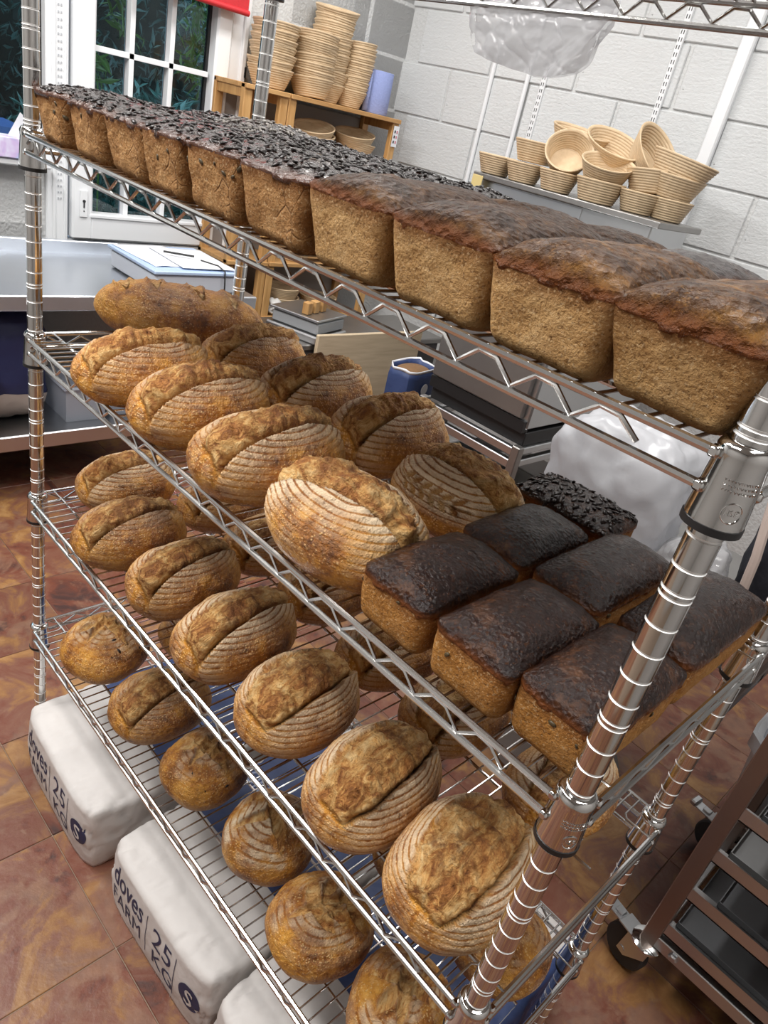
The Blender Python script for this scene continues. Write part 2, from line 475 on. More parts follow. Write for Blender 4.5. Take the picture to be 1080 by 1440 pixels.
def leaf_mat(name, a, b):
    g = G(name)
    col = g.mix(g.noise(4, 3), a, b)
    return g.out(col, 0.45, None)
M['leaf_teal'] = leaf_mat('dark_leaf', (0.012, 0.042, 0.040), (0.040, 0.125, 0.112))
M['leaf_green'] = leaf_mat('fresh_leaf', (0.035, 0.12, 0.012), (0.10, 0.28, 0.04))
M['bark'] = simple('bark', (0.110, 0.140, 0.165), 0.85, var=0.5, scale=12, bump=0.8, bscale=18, stretch=(4, 4, 0.7))
M['soil'] = simple('soil', (0.020, 0.022, 0.016), 0.95, var=0.4, scale=5)

# ------------------------------------------------------------------ room shell
XW = -1.75          # inner face of the window wall
XR, YF, HC = 2.55, -2.35, 2.75
TH4 = R_(4)
def back_y(x): return (2.57 + math.sin(TH4) * x) / math.cos(TH4)
# floor with single tiles
m = MB(); m.box(XW - 0.2, XR + 0.2, YF - 0.2, 3.0, -0.06, -0.0022)
floor = structure(m.build('floor', M['grout']), 'floor of mottled rust and ochre slate tiles')
tb = MB(); tb.box(-0.1491, 0.1491, -0.1491, 0.1491, -0.010, 0.0, 0.0012)
tile_me = tb.mesh('tile', M['tile'])
rnd = random.Random(5)
for i in range(-8, 9):
    for j in range(-5, 11):
        x = 0.257 + 0.30 * i + 0.15; y = -0.076 + 0.30 * j + 0.15
        if x - 0.15 < XW or x + 0.1 > XR or y > back_y(x) - 0.05 or y - 0.1 < -1.6: continue
        o = bpy.data.objects.new('tile', tile_me); link(o, floor)
        o.location = (x, y, rnd.uniform(-0.0008, 0.0008)); o.rotation_euler = (0, 0, rnd.choice((0, PI / 2, PI, -PI / 2)))
# ceiling and unseen walls
m = MB(); m.box(XW - 0.3, XR + 0.2, YF - 0.2, 3.1, HC, HC + 0.1)
structure(m.build('ceiling', simple('ceiling_paint', (0.50, 0.50, 0.49), 0.8)))
m = MB(); m.box(XW - 0.3, XR + 0.2, YF - 0.15, YF, 0, HC)
structure(m.build('wall_front', simple('wall_paint', (0.36, 0.35, 0.34), 0.8)))
m = MB(); m.box(XR, XR + 0.15, YF, 3.1, 0, HC)
structure(m.build('wall_right', simple('wall_paint', (0.36, 0.35, 0.34), 0.8)))
# back wall of painted blocks
MW = Matrix.Translation((0, 2.57 / math.cos(TH4), 0)) @ Matrix.Rotation(TH4, 4, 'Z')
m = MB(); m.box(XW - 0.05, XR + 0.2, 0.004, 0.15, 0, HC)
wb = structure(m.build('wall_back', M['mortar']), 'white painted block wall behind the ovens')
wb.matrix_world = MW
bb = MB(); bb.box(-0.2165, 0.2165, -0.004, 0.05, -0.1085, 0.1085, 0.0035)
blk_me = bb.mesh('brick', M['block'])
rnd = random.Random(9)
zc0 = 1.5263
for k in range(-3, 6):
    zc = zc0 + 0.225 * k + 0.1125
    if zc > HC: continue
    shift = 0.0 if k % 2 == 0 else 0.225
    x0 = -0.325 + shift
    for i in range(-7, 8):
        xc = x0 + 0.45 * i
        if xc + 0.10 < XW or xc + 0.22 > XR: continue
        o = bpy.data.objects.new('brick', blk_me); link(o, wb)
        o.location = (xc, rnd.uniform(-0.002, 0.001), zc)
# window wall: block below the sill, infill pieces above, frames in between
GY0, GY1 = 0.883, 1.363      # glass of the door-high unit
SY0, SY1 = 0.800, 1.450      # sash
FY1 = 1.521                  # frame end
LY1 = 0.707                  # right edge of the left glass
m = MB()
m.box(XW - 0.16, XW - 0.002, YF, 0.712, 0, 1.060)
m.box(XW - 0.16, XW - 0.002, FY1, 2.60, 0, HC)
m.box(XW - 0.16, XW - 0.002, YF, FY1, 2.12, HC)
m.box(XW - 0.16, XW - 0.002, YF, -0.90, 1.060, 2.12)
m.box(XW - 0.16, XW - 0.002, 0.712, FY1, 0, 0.700)
wl = structure(m.build('wall_left', M['mortar']), 'white painted block wall under and beside the windows')
lb = MB(); lb.box(-0.004, 0.05, -0.2165, 0.2165, -0.1085, 0.1085, 0.0035)
lb_me = lb.mesh('brick', M['block'])
for k in range(-3, 4):
    zc = 0.855 + 0.225 * k + 0.1125 - 0.225
    if zc > 1.0: break
    for i in range(-3, 3):
        yc = 0.487 - 0.45 * i * -1 - (0.225 if k % 2 else 0)
        if yc + 0.2165 > 0.72 or yc < -1.6 or zc < 0.1: continue
        o = bpy.data.objects.new('brick', lb_me); link(o, wl)
        o.location = (XW - 0.006, yc, zc); o.rotation_euler = (0, 0, 0)
        o.scale = (-1, 1, 1)
for k in range(0, 9):
    zc = 0.4013 + 0.225 * k + 0.1125
    for i in range(0, 3):
        yc = FY1 + 0.26 + 0.45 * i + (0.0 if k % 2 else 0.18)
        if yc - 0.10 > 2.44: continue
        o = bpy.data.objects.new('brick', lb_me); link(o, wl)
        o.location = (XW - 0.006, yc, zc); o.scale = (-1, 1, 1)
# left window
XG = XW - 0.035
wn = empty('window_1', (XW, -0.1, 1.06)); structure(wn, 'left window with dark garden glass above white sill')
def wpart(name, mb, mat, root):
    o = mb.build(name, mat); o.parent = root; o.matrix_parent_inverse = Matrix.Translation(root.location).inverted(); return o
f = MB()
f.box(XW - 0.07, XW + 0.012, LY1, 0.790, 0.70, 2.12, 0.004)
f.box(XW - 0.07, XW + 0.006, -0.9, LY1, 1.060, 1.098, 0.004)
f.box(XW - 0.07, XW + 0.006, -0.9, LY1, 2.04, 2.12, 0.004)
f.box(XW - 0.05, XW + 0.018, 0.728, 0.742, 0.72, 2.10, 0.003)
f.box(XW - 0.05, XW + 0.016, 0.772, 0.780, 0.72, 2.10, 0.002)
wpart('window_frame', f, M['upvc'], wn)
f = MB(); f.box(XG, XG + 0.006, -0.9, LY1, 1.095, 2.05); wpart('pane', f, M['glass'], wn)
f = MB(); f.box(XG - 0.004, XG + 0.012, LY1 - 0.011, LY1, 1.098, 2.04); wpart('gasket', f, M['black_plastic'], wn)
f = MB(); f.box(XW - 0.02, XW + 0.085, -0.9, 0.700, 1.062, 1.085, 0.006); wpart('window_sill', f, M['upvc'], wn)
f = MB()
for yy in (0.752, 0.762):
    for i in range(46):
        f.box(XW + 0.012, XW + 0.0145, yy - 0.002, yy + 0.002, 0.95 + i * 0.022, 0.957 + i * 0.022)
o = wpart('vent_slots', f, simple('slot_grey', (0.45, 0.47, 0.50), 0.6), wn); o['kind'] = 'stuff'
# glazed door
dr = empty('door_1', (XW, SY0, 0.72)); structure(dr, 'white glazed door with six panes beside shelving unit')
f = MB()
f.box(XW - 0.07, XW + 0.014, SY1, FY1, 0.70, 2.12, 0.004)
f.box(XW - 0.07, XW + 0.014, 0.79, FY1, 0.70, 0.800, 0.004)
f.box(XW - 0.07, XW + 0.014, 0.79, FY1, 2.07, 2.12, 0.004)
f.box(XW + 0.010, XW + 0.030, FY1 - 0.02, FY1 + 0.004, 0.70, 2.12, 0.004)
wpart('door_frame', f, M['upvc'], dr)
f = MB()
f.box(XW - 0.05, XW + 0.030, SY0, GY0, 0.806, 2.07, 0.008)
f.box(XW - 0.05, XW + 0.030, GY1 + 0.012, SY1 - 0.003, 0.806, 2.07, 0.008)
f.box(XW - 0.05, XW + 0.030, GY0 - 0.01, GY1 + 0.02, 0.806, 0.905, 0.008)
f.box(XW - 0.05, XW + 0.030, GY0 - 0.01, GY1 + 0.02, 1.99, 2.07, 0.008)
f.box(XW - 0.03, XW + 0.036, GY0 - 0.012, GY1 + 0.02, 0.893, 0.909, 0.006)
wpart('sash', f, M['upvc'], dr)
gys = [GY0, 1.031, 1.196, GY1]
for a, b in zip(gys[:-1], gys[1:]):
    for z0, z1 in ((0.91, 1.20), (1.20, 1.487), (1.487, 2.0)):
        p = MB(); p.box(XG, XG + 0.006, a, b, z0, z1); wpart('pane', p, M['glass'], dr)
for yy in (1.031, 1.196):
    p = MB(); p.box(XG - 0.004, XW + 0.006, yy - 0.010, yy + 0.010, 0.90, 2.0, 0.0012); wpart('glazing_bar', p, M['upvc'], dr)
for zz in (1.20, 1.487):
    p = MB(); p.box(XG - 0.004, XW + 0.006, GY0, GY1, zz - 0.010, zz + 0.010, 0.0012); wpart('glazing_bar', p, M['upvc'], dr)
p = MB(); p.box(XG - 0.004, XG + 0.014, GY1, GY1 + 0.013, 0.905, 2.0); wpart('gasket', p, M['black_plastic'], dr)
p = MB(); p.box(XW + 0.030, XW + 0.036, 0.828, 0.858, 0.895, 0.995, 0.004); e = wpart('escutcheon', p, M['upvc'], dr)
p = MB()
p.tube([(XW + 0.0355, 0.843, 0.955), (XW + 0.0385, 0.843, 0.955)], 0.006, 10)
p.box(XW + 0.0355, XW + 0.0382, 0.8405, 0.8455, 0.930, 0.953)
p.tube([(XW + 0.0355, 0.843, 0.918), (XW + 0.0380, 0.843, 0.918)], 0.0025, 8)
wpart('keyhole', p, M['black_plastic'], dr)
p = MB(); p.box(XW + 0.014, XW + 0.030, FY1 - 0.006, FY1 + 0.010, 1.505, 1.55, 0.003); wpart('hinge', p, M['black_plastic'], dr)
# red blind
m = MB()
m.box(XW + 0.075, XW + 0.080, 1.00, 1.475, 1.735, 2.12)
m.tube([(XW + 0.078, 1.00, 1.732), (XW + 0.078, 1.478, 1.732)], 0.011, 10)
tag(m.build('roller_blind', M['red'], smooth=True), 'red roller blind pulled part way down over the glazed door', 'blind')
p = bpy.data.objects['roller_blind']
t = MB(); t.tube([(XW + 0.078, 0.99, 2.10), (XW + 0.078, 1.485, 2.10)], 0.02, 12); t.build('roller_tube', M['upvc'], p, True)
# garden beyond
m = MB(); m.box(-9, XW - 0.16, -6, 9, -0.2, -0.1)
structure(m.build('ground', M['soil']), 'dark garden soil beyond the windows')

def leaves(name, n, region, size, mat, seed, parent=None):
    rng = np.random.default_rng(seed)
    P = region(rng, n)
    d = rng.normal(size=(n, 3)); d /= np.linalg.norm(d, axis=1)[:, None]
    u = rng.normal(size=(n, 3)); u -= (u * d).sum(1)[:, None] * d; u /= np.linalg.norm(u, axis=1)[:, None]
    w = np.cross(d, u)
    L = size * rng.uniform(0.6, 1.3, n)[:, None]; W = L * 0.22
    v = np.stack([P - u * L, P - u * L * 0.2 + w * W + d * L * 0.08, P + u * L - d * L * 0.12, P - u * L * 0.2 - w * W + d * L * 0.08], 1).reshape(-1, 3)
    i = np.arange(n)[:, None] * 4
    fcs = np.concatenate([i + [0, 1, 2], i + [0, 2, 3]], 1).reshape(-1, 3)
    me = bpy.data.meshes.new(name); me.from_pydata(v.tolist(), [], fcs.tolist()); me.materials.append(mat)
    return link(bpy.data.objects.new(name, me), parent)
def hedge_region(rng, n):
    y = rng.uniform(-2.5, 9.5, n); z = rng.uniform(-0.1, 4.2, n)
    x = -5.2 + 0.45 * np.sin(y * 2.3 + z) + 0.3 * np.sin(z * 3.1 + y * 5) + rng.normal(0, 0.10, n)
    return np.stack([x, y, z], 1)
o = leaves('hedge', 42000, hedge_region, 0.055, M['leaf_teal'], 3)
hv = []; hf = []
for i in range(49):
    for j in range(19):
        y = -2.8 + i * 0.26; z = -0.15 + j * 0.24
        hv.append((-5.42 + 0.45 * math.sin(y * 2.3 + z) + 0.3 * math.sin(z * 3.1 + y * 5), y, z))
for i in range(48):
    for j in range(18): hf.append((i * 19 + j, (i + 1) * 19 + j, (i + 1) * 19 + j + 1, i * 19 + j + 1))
hm = MB(); hm.add(hv, hf); q = hm.build('hedge_backing', simple('deep_green', (0.006, 0.020, 0.018), 0.9, var=0.6, scale=6), o, True)  # added dark backing sheet, blocks the bright sky between the leaves
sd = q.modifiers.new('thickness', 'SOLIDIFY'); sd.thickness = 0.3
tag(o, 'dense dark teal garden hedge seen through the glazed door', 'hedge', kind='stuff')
def shrub_region(rng, n):
    a = rng.normal(size=(n, 3)); a /= np.linalg.norm(a, axis=1)[:, None]
    a *= rng.uniform(0.55, 1.0, n)[:, None]
    return np.array([-3.0, 1.72, 0.95]) + a * np.array([0.42, 0.75, 0.42])
o = leaves('shrub', 2600, shrub_region, 0.05, leaf_mat('blue_leaf', (0.010, 0.075, 0.065), (0.045, 0.20, 0.17)), 8)
tag(o, 'low blue-green shrub close outside the glazed door', 'shrub')
s_ = MB(); s_.tube([(-3.0, 1.72, -0.1), (-3.0, 1.72, 0.6)], 0.03, 8); s_.build('stem', M['bark'], o)
def sprig(pts, n, seed, lab, size, foot=None):
    root = tag(empty('climbing_sprig', pts[0]), lab, 'plant')
    st = MB(); st.tube(pts + (foot or []), 0.004, 6); s = st.build('stem', M['leaf_green'], root); s.matrix_parent_inverse = Matrix.Translation(pts[0]).inverted()
    A = np.array(pts)
    def reg(rng, k):
        t = rng.uniform(0, len(A) - 1.001, k); i = t.astype(int); fr = (t - i)[:, None]
        return A[i] * (1 - fr) + A[i + 1] * fr + rng.normal(0, size * 0.9, (k, 3))
    l = leaves('leaf_spray', n, reg, size, M['leaf_green'], seed, root); l.matrix_parent_inverse = Matrix.Translation(pts[0]).inverted()
sprig([(-2.15, 1.60, 2.1), (-2.12, 1.50, 1.78), (-2.10, 1.53, 1.60), (-2.10, 1.50, 1.46)], 170, 4, 'leafy green climber hanging down at the right of the door glass', 0.040)
sprig([(-2.15, 1.13, 2.1), (-2.12, 1.16, 1.75), (-2.10, 1.17, 1.55)], 80, 5, 'thin green climber hanging in the left upper door panes', 0.038)
sprig([(-2.15, 0.98, 1.52), (-2.12, 1.03, 1.45), (-2.10, 1.06, 1.38)], 46, 6, 'small bright green sprig low in the left door pane', 0.045, [(-2.11, 1.08, 1.2), (-2.13, 1.08, -0.1)])
m = MB(); m.tube([(-2.9, 0.62, -0.1), (-2.88, 0.66, 0.9), (-2.9, 0.62, 1.7), (-2.8, 0.72, 2.6), (-2.7, 0.9, 3.4)], [0.22, 0.19, 0.17, 0.16, 0.14], 14)
tag(m.build('tree', M['bark'], smooth=True), 'thick grey tree trunk outside the left window', 'tree')
m = MB(); m.box(-2.55, -2.15, 0.40, 0.86, -0.1, 1.13, 0.03)
tag(m.build('garden_bin', simple('bin_blue', (0.05, 0.12, 0.36), 0.5)), 'blue plastic bin outside the left window', 'bin')

# wall fittings on the block wall
def wall_pt(xl, z, off=0.0): return MW @ Vector((xl, -off, z))
def on_wall(mb, name, mat, root=None):
    o = mb.build(name, mat); 
    if root is None: o.matrix_world = MW
    else: o.parent = root
    return o
def lx(x): return (x + 2.57 / math.cos(TH4) * 0 ) / math.cos(TH4)
m = MB(); m.box(lx(-0.142), lx(-0.090), -0.034, -0.004, 0.55, 2.6, 0.006)
tag(on_wall(m, 'cable_trunking', M['upvc']), 'wide white vertical trunking at the right of the block wall', 'pipe')
for xx, lab in ((-1.198, 'thin white vertical conduit left of the slotted rails'), (-1.005, 'white conduit close beside the left slotted rail')):
    m = MB(); m.tube([(lx(xx), -0.014, 0.6), (lx(xx), -0.014, 2.6)], 0.010, 10)
    tag(on_wall(m, 'conduit', M['upvc']), lab, 'pipe')
for xx, lab in ((-0.922, 'white slotted shelf rail nearer the window'), (-0.375, 'white slotted shelf rail above the cane baskets')):
    t = empty('slotted_rail', (0, 0, 0), 0, lab, 'rail'); t.matrix_world = MW
    m = MB(); m.box(lx(xx) - 0.0125, lx(xx) + 0.0125, -0.016, -0.004, 1.0, 2.5, 0.002); m.build('rail_body', M['upvc'], t)
    m = MB()
    for i in range(56):
        for s in (-0.005, 0.005):
            z = 1.05 + i * 0.025
            m.box(lx(xx) + s - 0.0016, lx(xx) + s + 0.0016, -0.0168, -0.0155, z, z + 0.014)
    q = m.build('slots', M['black_plastic'], t); q['kind'] = 'stuff'

# ------------------------------------------------------------------ the wire rack
S13 = 0.3302
L, D = 1.1786, 0.4174
def sh(k): return 0.37 + S13 * k          # top of the collars of shelf k
def surf(k): return sh(k) - 0.003         # where bread rests
rack = empty('wire_rack', (L / 2, D / 2, 0.0), 0, 'tall chrome wire shelving rack loaded with bread', 'rack')
def rk(mb, name, mat, parent=rack, smooth=True):
    o = mb.build(name, mat, parent, smooth)
    base = parent
    o.matrix_parent_inverse = parent_inv[parent]
    return o
parent_inv = {rack: Matrix.Translation(rack.location).inverted()}
# posts with a groove every inch
gr0 = 0.37 + 2 * S13 + 8.35 * 0.0254      # height of groove number 0
prof = [(0.0100, 0.030), (0.0127, 0.034)]
zs = []
i = 60
while i > -60:
    z = gr0 - i * 0.0254
    if 0.05 < z < 1.93:
        zs.append(z)
        if i % 5 == 0: zs.append(z + 0.0055)
    i -= 1
for z in sorted(zs):
    prof += [(0.0127, z - 0.0013), (0.0116, z - 0.0004), (0.0116, z + 0.0004), (0.0127, z + 0.0013)]
prof += [(0.0127, 1.950), (0.0105, 1.953)]
pm = MB(); pm.lathe(prof, 20); post_me = pm.mesh('post', M['chrome'], True)
post_me.materials.append(metal('groove_metal', (0.90, 0.90, 0.89), 0.55))
for p in post_me.polygons:          # the rolled grooves are matt
    if 0.05 < p.center.z < 1.94 and min(math.hypot(*post_me.vertices[i].co.xy) for i in p.vertices) < 0.0120: p.material_index = 1
fm_ = MB(); fm_.lathe([(0.018, 0.0), (0.018, 0.008), (0.008, 0.012), (0.008, 0.034)], 14); foot_me = fm_.mesh('foot', M['zinc'], True)
for px in (0, L):
    for py in (0, D):
        p = link(bpy.data.objects.new('post', post_me), rack); p.location = (px - L / 2, py - D / 2, 0)
        p = link(bpy.data.objects.new('foot', foot_me), rack); p.location = (px - L / 2, py - D / 2, 0)
# one shelf
fr = MB()
def truss(mb, a, b, n, r=0.0019):
    a = Vector(a); b = Vector(b); pts = []
    for i in range(2 * n + 1):
        t = i / (2 * n); p = a.lerp(b, t); p.z = -0.0115 if i % 2 == 0 else -0.0285
        pts.append(p)
    mb.tube(pts, r, 6)
e = 0.015
for yy in (-e, D + e):
    fr.tube([(0.012, yy, -0.0065), (L - 0.012, yy, -0.0065)], 0.0037, 8)
    fr.tube([(0.012, yy, -0.0315), (L - 0.012, yy, -0.0315)], 0.0037, 8)
    n = 18; a = 0.040; st = 0.0582
    pts = [(a - 0.020, yy, -0.0185)]
    for i in range(n):
        pts += [(a - 0.009 + st * i, yy, -0.0110), (a + 0.009 + st * i, yy, -0.0118), (a + st / 2 + st * i, yy, -0.0275)]
    pts += [(a - 0.009 + st * n, yy, -0.0110), (a + 0.008 + st * n, yy, -0.0118), (a + 0.026 + st * n, yy, -0.024)]
    fr.tube(pts, 0.0023, 6)
for xx in (-e, L + e):
    fr.tube([(xx, 0.012, -0.0065), (xx, D - 0.012, -0.0065)], 0.0037, 8)
    fr.tube([(xx, 0.012, -0.0315), (xx, D - 0.012, -0.0315)], 0.0037, 8)
    truss(fr, (xx, 0.028, 0), (xx, D - 0.028, 0), 6)
# U shaped hoops round the corners
for xx, sg in ((0.030, 1), (L - 0.030, -1)):
    for yy, sy in ((-e, 1), (D + e, -1)):
        fr.tube([(xx, yy, -0.0048), (xx, yy + sy * 0.045, -0.0048), (xx - sg * 0.006, yy + sy * 0.052, -0.0048), (xx - sg * 0.045, yy + sy * 0.052, -0.0048)], 0.0016, 6)
frame_me = fr.mesh('shelf', M['wire'], True)
cm = MB(); cm.lathe([(0.0142, 0.004), (0.0158, 0.0035), (0.0178, 0.0005), (0.0188, -0.002), (0.0186, -0.005), (0.0180, -0.010), (0.0205, -0.050), (0.0205, -0.0535), (0.0175, -0.0535)], 24)
for z in (-0.0065, -0.0315):      # weld seats of the two rails that meet here
    for (cx, cy) in ((0.0135, -0.0150), (-0.0150, 0.0135)):
        cm.box(cx - 0.0042, cx + 0.0042, cy - 0.0042, cy + 0.0042, z - 0.0042, z + 0.0042, 0.002)
collar_me = cm.mesh('collar', M['chrome'], True)
rm = MB(); rm.lathe([(0.0135, -0.0535), (0.0212, -0.0535), (0.0212, -0.0590), (0.0135, -0.0600)], 24)
ring_me = rm.mesh('clip_ring', M['black_plastic'], True)
wm = MB(); wm.tube([(0, -e - 0.002, 0), (0, D + e + 0.002, 0)], 0.0016, 6); wire_me = wm.mesh('wire', M['wire'], True)
sm = MB(); sm.tube([(0.012, 0, 0), (L - 0.012, 0, 0)], 0.0026, 6)
stringer_me = sm.mesh('stringer', M['wire'], True)
for k in range(0, 5):
    s = link(bpy.data.objects.new('shelf', frame_me), rack); s.location = (-L / 2, -D / 2, sh(k))
    for px in (0, L):
        for py in (0, D):
            for me_, nm in ((collar_me, 'collar'), (ring_me, 'clip_ring')):
                c = link(bpy.data.objects.new(nm, me_), s); c.location = (px, py, 0)
                c.rotation_euler = (0, 0, {(0, 0): 0, (1, 0): PI / 2, (1, 1): PI, (0, 1): -PI / 2}[(int(px > 0), int(py > 0))])
    nw = 54
    for i in range(nw):
        w = link(bpy.data.objects.new('wire', wire_me), s); w.location = (0.0445 + i * 0.02055, 0, -0.0048)
    for yy in (0.040, 0.150, 0.262, 0.378):
        w = link(bpy.data.objects.new('stringer', stringer_me), s); w.location = (0, yy, -0.0092)
# raised mark and lines on the collars that face the lens
def emboss(k, ang):
    sck = [o for o in rack.children if o.name.startswith('shelf')][k]
    m = MB(); a = R_(ang)
    def cyl(u, z, r=0.0205):       # u in metres round the collar
        t = a + u / r; rr = 0.0180 + (0.0205 - 0.0180) * min(1, max(0, (-0.010 - z) / 0.040)) + 0.0002
        return (L + rr * math.cos(t), rr * math.sin(t), z)
    m.tube([cyl(0.0072 * math.cos(2 * PI * i / 24), -0.040 + 0.0072 * math.sin(2 * PI * i / 24)) for i in range(24)], 0.0004, 5, closed=True)
    # the three letters in the ring
    def stroke(pts): m.tube([cyl(u, -0.040 + z) for u, z in pts], 0.00045, 5)
    stroke([(-0.0048, -0.002), (-0.0048, 0.002), (-0.0022, -0.002), (-0.0022, 0.002)])
    stroke([(0.0012, 0.0016), (0.0, 0.002), (-0.0012, 0.0012), (0.0010, -0.0010), (0.0, -0.002), (-0.0012, -0.0016)])
    stroke([(0.0024, -0.002), (0.0024, 0.002), (0.0046, 0.002)]); stroke([(0.0024, 0.0), (0.0042, 0.0)])
    rr_ = random.Random(k)
    for row in range(3):
        u = -0.014
        while u < 0.012:
            w_ = rr_.uniform(0.0008, 0.0024)
            m.tube([cyl(u, -0.0185 - row * 0.0034), cyl(u + w_ * 0.5, -0.0198 - row * 0.0034), cyl(u + w_, -0.0185 - row * 0.0034)], 0.0003, 4)
            u += w_ + 0.0008
    o = m.build('raised_mark', M['chrome'], sck, True)
emboss(3, -48); emboss(2, -38)

# ------------------------------------------------------------------ bread
def vnoise(P, seed=0):
    """value-gradient noise on an (n,3) array"""
    P = np.asarray(P, dtype=np.float64)
    I = np.floor(P).astype(np.int64); F = P - I; U = F * F * F * (F * (F * 6 - 15) + 10)
    def h(ix, iy, iz):
        n = (ix * 374761393 + iy * 668265263 + iz * 2147483647 + seed * 974711) & 0xFFFFFFFF
        n = ((n ^ (n >> 13)) * 1274126177) & 0xFFFFFFFF
        n = (n ^ (n >> 16)) & 0xFFFFFFFF
        return n
    res = 0.0
    for dx in (0, 1):
        for dy in (0, 1):
            for dz in (0, 1):
                n = h(I[:, 0] + dx, I[:, 1] + dy, I[:, 2] + dz)
                gx = ((n & 1023) / 511.5 - 1); gy = (((n >> 10) & 1023) / 511.5 - 1); gz = (((n >> 20) & 1023) / 511.5 - 1)
                w = (U[:, 0] if dx else 1 - U[:, 0]) * (U[:, 1] if dy else 1 - U[:, 1]) * (U[:, 2] if dz else 1 - U[:, 2])
                res = res + w * (gx * (F[:, 0] - dx) + gy * (F[:, 1] - dy) + gz * (F[:, 2] - dz))
    return res
def fbm(P, octv=4, seed=0):
    r = 0; a = 1.0; f = 1.0
    for o in range(octv):
        r = r + a * vnoise(P * f, seed + o * 13); a *= 0.5; f *= 2.03
    return r
def sst(x, a, b):
    t = np.clip((x - a) / (b - a), 0, 1); return t * t * (3 - 2 * t)

